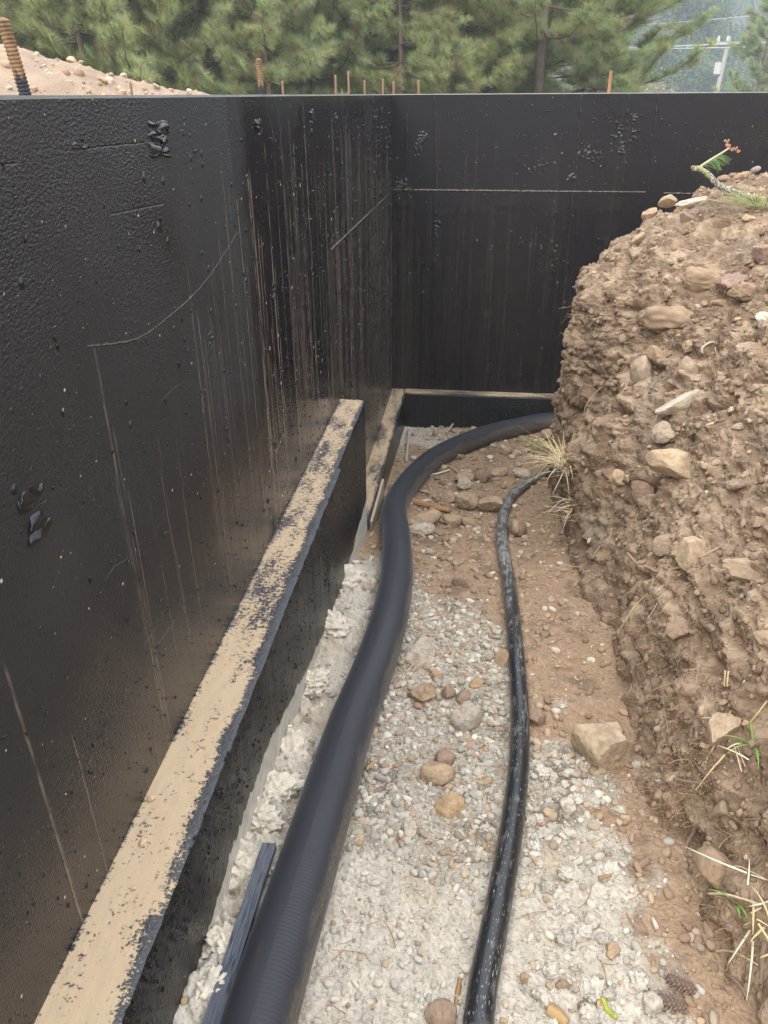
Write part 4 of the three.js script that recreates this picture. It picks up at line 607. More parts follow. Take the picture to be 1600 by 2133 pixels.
function blade(p, dir, len, width, bend, mat, name, parent) {   // a narrow folded leaf
  const n = 9, P = []; const s = dir.clone().cross(V(0, 1, 0)).normalize(); if (s.length() < 0.1) s.set(1, 0, 0); let q = p.clone(), d = dir.clone().normalize();
  const rows = []; for (let i = 0; i < n; i++) { const w = width * (1 - Math.pow(i / (n - 1), 2)) + 0.0003, nn = s.clone().cross(d).normalize(); rows.push([q.clone().addScaledVector(s, -w), q.clone().addScaledVector(nn, -w * 0.5), q.clone().addScaledVector(s, w)]); q.addScaledVector(d, len / (n - 1)); d.y -= bend / n; d.normalize(); }
  const g = gridGeo(3, n, (i, j) => rows[j][i]); return parent ? mesh(name, g, mat, parent) : g;
}
{
  const tuft = (px, py, n, len, label, seed, hues, spread = 1) => { const r = rng(seed), h = bank.hit(px, py); const t = thing('straw_tuft', label, 'grass', h.p); for (let k = 0; k < n; k++) { const a = r() * 6.28, d = h.n.clone().multiplyScalar(0.25 + 0.4 * r()).add(V(Math.cos(a) * spread, -0.35 + 1.0 * r(), Math.sin(a) * spread)).normalize(), L = len * (0.3 + 0.9 * r()); blade(V((r() - 0.5) * 0.05, (r() - 0.5) * 0.07, (r() - 0.5) * 0.16).addScaledVector(h.n, 0.004), d, L, 0.0009 + 0.0011 * r(), -0.3 + 2.0 * r(), hues[k % hues.length], 'blade', t); } };
  tuft(1175, 965, 120, 0.20, 'tuft of dry yellow straw at the foot of the bank by the drain pipe', 4, [strawMat, paleStraw, strawMat, std(0.5, 0.36, 0.18, 0.8)]);
  tuft(1195, 1062, 40, 0.15, 'smaller wisp of dry straw below the big straw tuft', 5, [strawMat, paleStraw]);
  tuft(1545, 1565, 9, 0.10, 'pale dry grass crown in front of the leaning flat stone', 11, [paleStraw, std(0.5, 0.36, 0.24, 0.8)]);
  tuft(1590, 1900, 18, 0.10, 'tangle of dry grass at the right edge of the bank', 12, [paleStraw, strawMat]);
  const green = (pts, label, len, seed, n) => { const r = rng(seed), h = bank.hit(...pts), f = pts[0] < 1180 ? onFloor(...pts) : h.p; const t = thing('grass_sprout', label, 'grass', f); for (let k = 0; k < n; k++) { const a = r() * 6.28; blade(V(0, -0.003, 0), V(Math.cos(a) * 0.6 - 0.2, 0.9, Math.sin(a) * 0.6 + 0.2), len * (0.6 + 0.6 * r()), 0.0018 + 0.0012 * r(), 1.4 + r(), grassMat, 'blade', t); } };
  green([1115, 940], 'green grass sprout beside the dry straw tuft', 0.12, 31, 9); green([1165, 1050], 'thin green grass sprout below the dry straw tuft', 0.13, 32, 5); green([1568, 1555], 'green grass sprout with drooping blades on the bank', 0.07, 33, 4); green([1530, 1880], 'curled green leaf sprout low on the bank', 0.05, 34, 4); green([1075, 1006], 'tiny green sprout near the end of the water pipe', 0.06, 35, 4);
}
function onGround(name, label, category, pts, rad, mat, lift = 0.004, sides = 7, wob = 0.3) { const c = curve(pts.map(([x, y]) => { const p = onFloor(x, y); p.y = floorHeight(p.x, p.z) + rad * 0.6 + lift; return p; }), Math.max(6, pts.length * 5)), O = c[0].clone(); const m = tag(mesh(name, local(tube(c, t => rad * (1 - 0.3 * Math.abs(t - 0.4)), sides, { wobble: wob, seed: rad * 1e4 }), O), mat), label, category); m.position.copy(O); return m; }
onGround('stick', 'thick splintered orange-brown stick lying beside the drain pipe', 'stick', [[850, 1046], [880, 1055], [910, 1064], [937, 1068]], 0.017, std(0.40, 0.22, 0.10, 0.85), 0.004, 9, 0.5);
onGround('stick', 'thin grey twig near the splintered stick', 'stick', [[862, 1023], [890, 1032], [912, 1048]], 0.006, rootDark);
onGround('stick', 'pale bare twig lying under the far bend of the drain pipe', 'stick', [[882, 993], [910, 990], [938, 982]], 0.006, paleStraw);
onGround('stick', 'brown twig pointing from the far bend of the drain pipe', 'stick', [[926, 966], [940, 978], [958, 990]], 0.005, rootMat);
onGround('stick', 'grey stick standing on edge by the low footing', 'stick', [[851, 900], [849, 930], [846, 965]], 0.010, std(0.42, 0.38, 0.32, 0.85));
onGround('stick', 'thin pale twig leaning near the far footing', 'stick', [[960, 852], [950, 880], [930, 908]], 0.007, std(0.5, 0.42, 0.32, 0.85), 0.02);
onGround('twig', 'yellow-green mossy twig on the slurry', 'twig', [[1255, 2080], [1266, 2102], [1282, 2124]], 0.0042, std(0.42, 0.45, 0.05, 0.95), 0.003, 7, 0.6);
onGround('wood_chip', 'long yellow wood splinter left of the water pipe', 'wood chip', [[958, 2040], [954, 2070], [948, 2105]], 0.0050, woodMat, 0.0, 4, 0.2);
onGround('wood_chip', 'split yellow wood chip at the bottom of the slurry', 'wood chip', [[1140, 2105], [1160, 2122], [1180, 2140]], 0.011, woodMat, 0.0, 5, 0.3);
onGround('wood_chip', 'short reddish wood chip right of the water pipe', 'wood chip', [[1246, 1838], [1272, 1829]], 0.0045, std(0.42, 0.24, 0.13, 0.85), 0.002, 4, 0.1);
onGround('wood_chip', 'thin brown wood sliver left of the water pipe', 'wood chip', [[970, 1800], [1020, 1790]], 0.0022, std(0.36, 0.22, 0.13, 0.85), 0.002, 4, 0.1);
onGround('wood_chip', 'flat tan wood chip against the drain pipe', 'wood chip', [[763, 1606], [782, 1590]], 0.006, woodMat, 0.002, 4, 0.2);
{  // pine needles and fine straw dropped on the floor
  const r = rng(61), geos = [];
  for (let k = 0; k < 300; k++) { const z = -0.55 - 3.9 * Math.pow(r(), 1.5), x = 0.2 + 0.78 * r(), a = r() * 6.28, L = 0.02 + 0.05 * r(), q = []; for (let i = 0; i < 4; i++) { const xx = x + Math.cos(a + i * 0.12) * L * i / 3, zz = z + Math.sin(a + i * 0.12) * L * i / 3; q.push(V(xx, floorHeight(xx, zz) + 0.004 + 0.003 * r(), zz)); } geos.push(tube(q, 0.0006 + 0.0004 * r(), 3, { closed: false })); }
  stuff(mesh('pine_litter', mergeGeometries(geos), std(0.50, 0.28, 0.12, 0.8)), 'dropped brown pine needles strewn over the trench floor');
}
{  // pine cones
  for (const [x, y, label] of [[1415, 2056, 'brown pine cone at the foot of the bank, with another below it'], [1398, 2090, 'brown pine cone lying against a rounded white stone']]) {
    const p = onFloor(x, y, 0.008), t = thing('pine_cone', label, 'pine cone', p); p.y = floorHeight(p.x, p.z) + 0.012; t.position.copy(p); t.rotation.set(0, -0.3, 1.45);
    mesh('core', plain(new THREE.CapsuleGeometry(0.009, 0.03, 4, 10)), std(0.14, 0.09, 0.065, 0.9), t);
    const sc = []; for (let k = 0; k < 60; k++) { const a = k * 2.39996, h = -0.024 + k / 60 * 0.048, rr = 0.0125 * Math.sqrt(Math.max(0.1, 1 - Math.pow(h / 0.03, 2))); const g = new THREE.ConeGeometry(0.0042, 0.010, 4); g.scale(1, 1, 0.45); g.rotateX(1.0); g.rotateY(Math.PI / 2 - a); g.translate(Math.cos(a) * rr, h, Math.sin(a) * rr); sc.push(g); }
    mesh('scales', mergeGeometries(sc), std(0.25, 0.165, 0.12, 0.9), t).userData.kind = 'stuff';
  }
}
{  // cut pine branch resting on the crest
  const at = (() => { const h = bank.hit(1560, 408); return (x, y, dz = 0) => EYE.clone().addScaledVector(ray(x, y), h.z - 0.1 + dz); })();
  const O = at(1600, 418), b = thing('pine_branch', 'lichen-spotted cut pine branch lying on the bank with a green needle tip', 'branch', O), L = pts => curve(pts.map(p => p.clone().sub(O)), 24);
  const bark = tex(256, 64, (i, j, o) => { const n = smooth(0.0, 0.2, fbm(i / 9, j / 9, 3, 3)), g = smooth(0.15, 0.3, noise(i / 25, j / 20, 8)); o[0] = s2(lerp(lerp(0.14, 0.48, n), 0.30, g)); o[1] = s2(lerp(lerp(0.12, 0.47, n), 0.30, g)); o[2] = s2(lerp(lerp(0.09, 0.42, n), 0.10, g)); }, true); bark.repeat.set(4, 1);
  mesh('stem', tube(L([at(1720, 432, 0.1), at(1650, 424, 0.05), at(1600, 418), at(1540, 404), at(1500, 388), at(1475, 364), at(1456, 351), at(1443, 351)]), t => 0.014 - 0.003 * t, 9, { wobble: 0.18, seed: 4 }), new THREE.MeshStandardMaterial({ map: bark, roughness: 0.9 }), b);
  const shoot = mesh('side_shoot', tube(L([at(1456, 349), at(1480, 333), at(1503, 319), at(1518, 309)]), t => 0.0055 - 0.002 * t, 7), std(0.42, 0.38, 0.24, 0.8), b);
  mesh('side_shoot', tube(L([at(1548, 405), at(1558, 422), at(1578, 436)]), 0.0035, 6), rootMat, b);
  const bud = (cx, cy, ex, ey, n) => { const g = []; for (let k = 0; k < n; k++) { const t = k / n, q = at(lerp(cx, ex, t), lerp(cy, ey, t)).sub(O), s = rockGeo(500 + k, 2, 0.7, 0.2); s.scale(0.010, 0.013, 0.010); s.translate(q.x + Math.sin(k * 4) * 0.006, q.y + Math.cos(k * 5) * 0.006, q.z); g.push(s); } mesh('dry_bud', plain(mergeGeometries(g)), std(0.40, 0.19, 0.10, 0.85), shoot); };
  bud(1519, 308, 1541, 314, 9); bud(1519, 306, 1512, 292, 7); bud(1443, 351, 1450, 346, 4);
  const r = rng(3), ng = []; for (let k = 0; k < 24; k++) { const t = r(), s = at(lerp(1462, 1500, t), lerp(345, 322, t)).sub(O), a = -1.0 + r() * 1.9, e = at(lerp(1462, 1500, t) + 24 * Math.cos(a) * (0.6 + 0.5 * r()), lerp(345, 322, t) + 24 * Math.abs(Math.sin(a)) + 8, (r() - 0.5) * 0.06).sub(O); ng.push(tube([s, s.clone().lerp(e, 0.5).add(V(0, 0.004, 0)), e], 0.0013, 3)); }
  mesh('needles', mergeGeometries(ng), std(0.17, 0.26, 0.07, 0.6), shoot).userData.kind = 'stuff';
  // needled tip lying farther right on the crest
  const h = bank.hit(1590, 440), g2 = []; for (let k = 0; k < 60; k++) { const a = r() * 6.28, q = V(Math.cos(a) * 0.12 - 0.05, 0.02 + 0.05 * r(), Math.sin(a) * 0.12), s = V((r() - 0.5) * 0.08, 0.01, (r() - 0.5) * 0.08); g2.push(tube([s, s.clone().add(q)], 0.0012, 3)); }
  const m = tag(mesh('pine_tip', mergeGeometries(g2), std(0.30, 0.30, 0.12, 0.6)), 'dry green pine needle tip lying on the crest beside the cut branch', 'branch'); m.position.copy(h.p);
}
{  // boards
  const A = onFloor(561, 1762, 0.03), B = onFloor(436, 2150, 0.03), d = B.clone().sub(A), L = d.length();
  const grain = tex(256, 256, (i, j, o) => { const n = fbm(i / 6, j / 80, 3, 4), m = smooth(0.1, 0.3, fbm(i / 30, j / 30, 8, 3)); o[0] = s2(0.13 - 0.08 * m + 0.04 * n); o[1] = s2(0.137 - 0.083 * m + 0.04 * n); o[2] = s2(0.165 - 0.1 * m + 0.04 * n); }, true);
  const relief = tex(256, 256, (i, j, o) => { o[0] = o[1] = o[2] = 0.5 + 0.5 * fbm(i / 5, j / 60, 3, 4); });
  const t = thing('wooden_stake', 'tar-smeared grey wooden stake wedged beside the drain pipe', 'stake', A.clone().addScaledVector(d, 0.5));
  t.lookAt(B.clone()); t.position.y = Math.max(t.position.y, floorHeight(t.position.x, t.position.z) + 0.015);
  const g = new THREE.BoxGeometry(0.028, 0.016, L, 3, 3, 30), p = g.attributes.position; for (let i = 0; i < p.count; i++) p.setXYZ(i, p.getX(i) + 0.0015 * noise(p.getZ(i) * 20, p.getY(i) * 40, 2), p.getY(i) + 0.002 * noise(p.getZ(i) * 30, p.getX(i) * 60, 5), p.getZ(i) + 0.004 * noise(p.getX(i) * 90, p.getY(i) * 90, 1)); g.computeVertexNormals();
  mesh('tarred_length', g, new THREE.MeshStandardMaterial({ map: grain, bumpMap: relief, bumpScale: 0.003, roughness: 0.36 }), t);
  const e = new THREE.BoxGeometry(0.0282, 0.0162, 0.05); e.translate(0, 0, L / 2 + 0.0255); mesh('bare_end', e, std(0.50, 0.28, 0.13, 0.8), t);
  const z0 = -2.98, z1 = -3.42; const fb = new THREE.BoxGeometry(0.012, 0.30, z0 - z1, 1, 6, 12); const fp = fb.attributes.position; for (let i = 0; i < fp.count; i++) fp.setY(i, fp.getY(i) + 0.004 * noise(fp.getZ(i) * 14, 3, 1)); fb.computeVertexNormals();
  const f = tag(mesh('form_board', fb, std(0.42, 0.33, 0.22, 0.85)), 'thin leftover wooden form board against the low footing', 'board'); f.position.set(0.108, 0.115, (z0 + z1) / 2);
}
{  // anchor bolts on the left wall, reinforcing bars behind
  const helix = (R0, H, p) => { const pr = [], n = Math.round(H / p); for (let k = 0; k <= n; k++) { pr.push(new THREE.Vector2(R0 * 0.84, k * p - p * 0.25), new THREE.Vector2(R0, k * p), new THREE.Vector2(R0, k * p + p * 0.25), new THREE.Vector2(R0 * 0.84, k * p + p * 0.5)); } pr.push(new THREE.Vector2(0.0001, H + p)); return new THREE.LatheGeometry(pr, 20); };
  const rust = paint(helix(0.0082, 0.10, 0.0047), q => { const n = fbm(q.x * 90, q.y * 60, q.z * 90, 3), tar = q.y < 0.035 + 0.02 * noise(q.x * 200, q.z * 200, 2) ? 1 : 0; return tar ? [0.03, 0.025, 0.03] : [0.22 * (1 + n), 0.125 * (1 + n), 0.062 * (1 + n)]; });
  const bolt = (z, label, tilt, s) => { const m = tag(mesh('anchor_bolt', rust, vcol(0.7, { metalness: 0.25 })), label, 'bolt', 'anchor bolts on the foundation wall'); m.position.set(-0.066, WALL_TOP + 0.004 - 0.012, z); m.rotation.set(0, 0.4, tilt); m.scale.set(1, s, 1); };
  bolt(onX(57, 204, -0.066).z, 'rusty threaded anchor bolt with a tarred foot, in the wall top beside the dirt mound', 0.11, 0.95); bolt(onX(546, 198, -0.066).z, 'rusty threaded anchor bolt in the wall top between the dirt mound and the corner', 0.03, 0.92);
  const bar = (px, py, dist, rad, label, base) => { const p = azimuth(px, dist, base), d = ray(px, py); const top = EYE.y + d.y * dist / Math.hypot(d.x, d.z), H = top - base, pr = []; const n = Math.round(H / 0.012); for (let k = 0; k < n; k++) pr.push(new THREE.Vector2(rad * (k % 2 ? 0.86 : 1), k / n * H)); pr.push(new THREE.Vector2(rad * 0.9, H), new THREE.Vector2(0.0001, H)); const m = tag(mesh('reinforcing_bar', new THREE.LatheGeometry(pr, 9), std(0.26, 0.155, 0.085, 0.8)), label, 'rebar', 'reinforcing bars behind the wall corner'); m.position.copy(p); };
  for (const [x, y, d, r] of [[275, 170, 4.6, 0.007], [590, 168, 5.2, 0.007], [700, 156, 5.6, 0.008], [727, 148, 5.8, 0.008], [760, 167, 5.8, 0.007], [798, 164, 5.9, 0.008], [820, 169, 5.9, 0.008], [872, 167, 5.7, 0.008]]) bar(x, y, d, r, 'thin rusty reinforcing bar standing behind the black wall near the corner', 1.08);
  { const p = onZ(1268, 192, FAR_Z - 0.09); const m = tag(mesh('reinforcing_bar', new THREE.CylinderGeometry(0.0085, 0.009, 0.12, 9), std(0.34, 0.16, 0.08, 0.8)), 'single rusty orange bar standing in the top of the far black wall', 'rebar'); m.position.set(p.x, WALL_TOP + 0.05, p.z); }
}

for (const [x, y, w, label] of [[315, 1664, 20, 'silt-coated stone on the high ledge, the larger of a close pair'], [299, 1754, 22, 'silt-coated stone on the high ledge below the pair'], [328, 1700, 8, 'tiny silt-coated stone on the high ledge'], [280, 1850, 10, 'small silt-coated crumb on the wide clean part of the high ledge'], [283, 1875, 9, 'silt-coated crumb beside another on the wide clean part of the high ledge'], [668, 943, 9, 'small tan stone on the far narrow part of the high ledge']]) {
  const p = onY(x, y, LEDGE_HIGH + 0.002), s = w / F * project(p)[2]; stone('stone', label, 'stone', undefined, p, [s, s * 0.6, s * 0.8], [0.57, 0.405, 0.24], { angular: 0.3, detail: 4, clean: true });
}

// ---------------------------------------------------------------- spoil heap beyond the left wall
const heapA = azimuth(-420, 7.2), heapB = azimuth(560, 7.6), moundPeak = azimuth(60, 7.2), moundHeight = (x, z) => {
  // a ridge of dug earth that runs down to the right
  const dx = heapB.x - heapA.x, dz = heapB.z - heapA.z, L2 = dx * dx + dz * dz, t = ((x - heapA.x) * dx + (z - heapA.z) * dz) / L2, off = Math.abs((x - heapA.x) * dz - (z - heapA.z) * dx) / Math.sqrt(L2);
  const top = interp([-0.6, 0, 0.3, 0.43, 0.53, 0.64, 0.75, 0.88, 1.1], [1.5, 2.30, 2.30, 2.25, 2.18, 2.06, 1.98, 1.92, 1.5], t);
  return 0.95 + (top - 0.95) * Math.exp(-off * off * 0.42) + 0.05 * fbm(x * 1.5, 2, z * 1.5, 4);
};
const mound = (() => {
  const N = 190, S = 4.4, f = (x, z) => { const h = moundHeight(x, z); return h + 0.08 * fbm(x * 7, 1, z * 7, 4) + 0.03 * noise(x * 34, 2, z * 34) - 0.25 * smooth(3.3, 4.2, Math.max(Math.abs(x - moundPeak.x), Math.abs(z - moundPeak.z))); };
  const g = gridGeo(N, N, (i, j) => { const x = Math.min(-0.24, moundPeak.x + (i / (N - 1) - 0.5) * 2 * S), z = moundPeak.z + (j / (N - 1) - 0.5) * 2 * S; return V(x, f(x, z), z); }, p => { const n = 1 + 0.4 * fbm(p.x * 6, p.y * 6, p.z * 6, 4) + 0.2 * noise(p.x * 50, 1, p.z * 50); return [0.33 * n, 0.232 * n, 0.158 * n]; });
  structure(mesh('spoil_heap', g, soilMat), 'heap of dug reddish soil beyond the left wall'); return f;
})();
{
  const r = rng(8), hitMound = (px, py) => { const d = ray(px, py); for (let t = 3; t < 14; t += 0.02) { const p = EYE.clone().addScaledVector(d, t); if (p.y < mound(p.x, p.z)) return p; } return null; };
  for (const [x, y, w, c] of [[12, 130, 22, TAN], [163, 148, 22, TAN], [136, 150, 18, BROWN], [228, 163, 26, PALE], [330, 172, 16, PALE], [108, 133, 12, TAN], [77, 124, 14, PALE], [143, 168, 14, PALE], [205, 172, 14, TAN], [98, 162, 12, BROWN], [172, 170, 12, TAN], [250, 182, 12, PALE], [300, 183, 12, TAN], [355, 186, 14, TAN], [395, 188, 14, PALE], [410, 191, 12, TAN], [460, 190, 12, TAN], [30, 160, 14, TAN], [20, 180, 12, PALE], [185, 188, 12, TAN]]) {
    const p = hitMound(x, y + w * 0.3); if (!p) continue; const z = project(p)[2], s = w / F * z; stone('stone', 'tan stone lying on the spoil heap beyond the left wall', 'stone', 'stones on the spoil heap', p, [s * 1.15, s * 0.95, s], c, { angular: 0.6, detail: 3 });
  }
  const spots = []; for (let k = 0; k < 5200; k++) { const x = Math.min(-0.4, moundPeak.x + (r() - 0.5) * 7), z = moundPeak.z + (r() - 0.5) * 6, s = 0.012 + 0.075 * Math.pow(r(), 5), kk = 0.8 + 0.5 * r(); spots.push({ p: V(x, mound(x, z) + s * 0.1, z), s: [s * 1.2, s * 0.8, s], a: r() * 6, c: (r() < 0.6 ? [0.40, 0.26, 0.16] : PALE).map(v => v * kk) }); }
  scatter('heap_gravel', 'gravel and small stones on the spoil heap', [plain(rockGeo(401, 2, 1)), plain(rockGeo(402, 2, 1))], pebbleMat, spots);
  // opposite side of the foundation: bare concrete, seen edge on
  const t = tag(mesh('concrete_wall', plain(new THREE.BoxGeometry(0.2, 0.93, 7)), bareConcrete), 'bare pale concrete wall of the foundation between the spoil heap and the glossy wall', 'wall'); t.position.set(-2.6, 1.95 + 0.012 - 0.465, -3.2);
}

// ---------------------------------------------------------------- pines and the wood behind
const needleMat = new THREE.MeshPhysicalMaterial({ color: 0xffffff, roughness: 0.8, side: THREE.DoubleSide, transmission: 0.45, thickness: 0 });
let tuftCount = 0;
const tuftGeo = (() => {   // a brush of long needles round the end of a shoot, pointing along +y
  const r = rng(19), P = [], N = [];
  for (let k = 0; k < 46; k++) { const a = r() * 6.28, b = 0.25 + 1.15 * Math.pow(r(), 0.8), h = r() * 0.07, L = 0.12 + 0.06 * r(), d = V(Math.sin(b) * Math.cos(a), Math.cos(b), Math.sin(b) * Math.sin(a)), s = d.clone().cross(V(Math.cos(a * 3), 0.3, Math.sin(a * 5))).normalize().multiplyScalar(0.0032), o = V(0, h, 0), e = o.clone().addScaledVector(d, L); e.y -= 0.02 * Math.sin(b); for (const q of [o.clone().sub(s), o.clone().add(s), e]) P.push(q.x, q.y, q.z); }
  const g = new THREE.BufferGeometry(); g.setAttribute('position', new THREE.Float32BufferAttribute(P, 3)); g.computeVertexNormals(); return plain(g);
})();
const leafGeo = (() => {   // a spray of small leaves
  const r = rng(23), P = []; for (let k = 0; k < 40; k++) { const c = V(r() - 0.5, r() - 0.5, r() - 0.5).multiplyScalar(0.8), u = V(r() - 0.5, r() - 0.5, r() - 0.5).normalize().multiplyScalar(0.085), v = V(r() - 0.5, r() - 0.5, r() - 0.5).cross(u).normalize().multiplyScalar(0.05); for (const q of [c.clone().add(u), c.clone().sub(u), c.clone().add(v), c.clone().add(u), c.clone().sub(v), c.clone().sub(u)]) P.push(q.x, q.y, q.z); }
  const g = new THREE.BufferGeometry(); g.setAttribute('position', new THREE.Float32BufferAttribute(P, 3)); g.computeVertexNormals(); return plain(g);
})();
const barkMap = tex(128, 256, (i, j, o) => { const n = fbm(i / 14, j / 40, 3, 4), m = noise(i / 4, j / 9, 5); const k = 1 + 0.8 * n + 0.3 * m; o[0] = s2(0.19 * k); o[1] = s2(0.125 * k); o[2] = s2(0.095 * k); }, true); barkMap.repeat.set(1, 2);
const barkMat = new THREE.MeshStandardMaterial({ map: barkMap, roughness: 0.95, side: THREE.DoubleSide });
function crown(parent, geo, mat, list, name = 'crown') { const im = new THREE.InstancedMesh(geo, mat, list.length), M = new THREE.Matrix4(), Q = new THREE.Quaternion(); list.forEach((s, k) => { Q.setFromUnitVectors(V(0, 1, 0), s.d); im.setMatrixAt(k, M.compose(s.p, Q, V(s.s, s.s, s.s))); im.setColorAt(k, rgb(...s.c)); }); im.name = name; im.castShadow = im.receiveShadow = true; im.userData.kind = 'stuff'; parent.add(im); return im; }
function pine(px, dist, H, dia, seed, label, { low = 0.25, dense = 1, hue = 0, lean = 0, spread = 1, base } = {}) {
  const r = rng(seed), B = azimuth(px, dist); B.y = (base ?? landHeight(B.x, B.z)) - 0.05; const t = thing('pine_tree', label, 'tree', B, 'pine trees beyond the foundation');
  const trunk = curve([V(0, 0, 0), V(lean * 0.3 + (r() - 0.5) * 0.1, H * 0.35, (r() - 0.5) * 0.1), V(lean * 0.8 + (r() - 0.5) * 0.2, H * 0.7, (r() - 0.5) * 0.2), V(lean, H, 0)], 30), geos = [tube(trunk, q => dia / 2 * (1.12 - q) + 0.012, 10, { wobble: 0.12, seed })], tufts = [];
  const visible = 3.2 - B.y + 1.6;   // low limbs carry more, as the photograph shows them closest
  for (let y = low; y < H * 0.97;) {
    const fy = y / H, at = trunk[Math.min(30, Math.round(fy * 30))], n = y < visible ? 5 : 4;
    for (let k = 0; k < n; k++) {
      const a = r() * 6.28, L = (0.35 + (1 - fy) * Math.min(2.1, H * 0.30)) * (0.6 + 0.55 * r()) * spread, rise = 0.05 + 0.5 * fy + 0.25 * (r() - 0.5), d = V(Math.cos(a), 0, Math.sin(a)), pts = [];
      for (let i = 0; i <= 6; i++) { const q = i / 6; pts.push(at.clone().addScaledVector(d, L * q).add(V(0.06 * noise(q * 3, k, seed), L * (rise * q - 0.22 * q * (1 - q) * 2 + 0.16 * q * q) + 0.05 * noise(q * 4, seed, k), 0.10 * noise(q * 3, seed + 4, k + y)))); }
      geos.push(tube(pts, q => (0.004 + 0.006 * L) * (1 - 0.7 * q), 4, { closed: false }));
      const m = Math.round((y < visible ? 17 : 3) * dense * (0.4 + 0.6 * L));
      for (let i = 0; i < m; i++) {
        const q = 0.22 + 0.78 * Math.pow(r(), 0.75), f = q * 6, j = Math.min(5, Math.floor(f)), o = pts[j].clone().lerp(pts[j + 1], f - j), sa = a + (r() - 0.5) * 2.4, sl = (0.08 + 0.30 * r()) * (1.1 - 0.5 * q), dd = V(Math.cos(sa), 0.15 + 0.5 * r() - 0.25 * (y < 1.2 ? r() : 0), Math.sin(sa)).normalize(), e = o.clone().addScaledVector(dd, sl);
        if (i % 2 === 0) geos.push(tube([o, o.clone().lerp(e, 0.5).add(V(0, -0.015, 0)), e], w => 0.0035 - 0.0015 * w, 3, { closed: false }));
        const old = r() < 0.07, kk = 0.8 + 0.5 * r(), c = old ? [0.30, 0.21, 0.10] : [(0.32 + 0.08 * r() + hue * 0.03) * kk, (0.385 + 0.05 * r()) * kk, (0.15 + 0.04 * r() - hue * 0.01) * kk]; const up2 = dd.clone().add(V(0, 0.55, 0)).normalize();
        for (let z = 0; z < 2; z++) tufts.push({ p: e.clone().addScaledVector(dd, -0.09 * z - 0.03), d: up2, s: 0.6 + 0.35 * r(), c });
      }
    }
    y += (y < visible ? 0.17 : 0.5) * (0.8 + 0.4 * r());
  }
  mesh('trunk', mergeGeometries(geos), barkMat, t); crown(t, tuftGeo, needleMat, tufts); tuftCount += tufts.length;
  return t;
}
pine(1118, 13.2, 9.0, 0.125, 101, 'pine with a stout bare reddish trunk above the far wall', { low: 1.15, dense: 0.9, lean: 0.25, hue: 0.3 });
pine(645, 13.6, 7.0, 0.075, 102, 'pine with a slim trunk rising behind the reinforcing bars', { dense: 1 });
pine(757, 15.0, 7.5, 0.085, 103, 'dark-trunked pine behind the wall corner');
pine(303, 12.4, 6.5, 0.08, 104, 'pine with a forked dark stem behind the spoil heap', { hue: 0.6 });
pine(505, 15.5, 7, 0.07, 105, 'pine standing behind the middle anchor bolt', { hue: 1 });
pine(80, 14.2, 7, 0.08, 106, 'pine behind the highest part of the spoil heap', { hue: 0.8 });
pine(-90, 12.8, 7, 0.08, 107, 'pine at the far left behind the tarred anchor bolt', { hue: 0.8 });
pine(905, 14.4, 7, 0.06, 108, 'bushy pine behind the left part of the far wall', { hue: 0.4 });
pine(1010, 16.2, 7.5, 0.07, 109, 'bushy pine left of the stout bare trunk', { hue: 0.6 });
pine(1215, 15.6, 6.5, 0.06, 110, 'small pine right of the stout bare trunk', { dense: 0.9, hue: 0.2 });
for (const [x, d, s] of [[190, 17.5, 120], [400, 18.5, 121], [580, 19.5, 122], [830, 18.5, 124], [1060, 20, 126], [10, 18.5, 127], [700, 24, 133], [950, 25, 135]])
  pine(x, d, 8 + (s % 3), 0.1, s, 'bushy green pine filling the wood behind the nearer pines', { dense: 1.15, hue: (s % 5) / 5, spread: 1.15, low: 0.1 });
pine(1578, 31, 5.6, 0.14, 140, 'young pine standing alone at the right beside the utility pole', { hue: -0.6, dense: 1.1, base: -1.0 });
for (const [x, d, h, s, label] of [[185, 11.6, 3.2, 151, 'young pine just behind the right slope of the spoil heap'], [425, 12.0, 2.9, 152, 'young pine standing where the spoil heap ends'], [565, 11.4, 2.7, 153, 'young pine right of the middle anchor bolt'], [835, 12.2, 3.2, 154, 'young pine just behind the wall corner'], [960, 12.2, 2.6, 155, 'young pine left of the stout bare trunk'], [1240, 13.4, 2.0, 156, 'low young pine right of the stout bare trunk']])
  pine(x, d, h, 0.05, s, label, { low: 0.1, dense: 1.1, hue: (s % 3) / 2, spread: 0.9 });
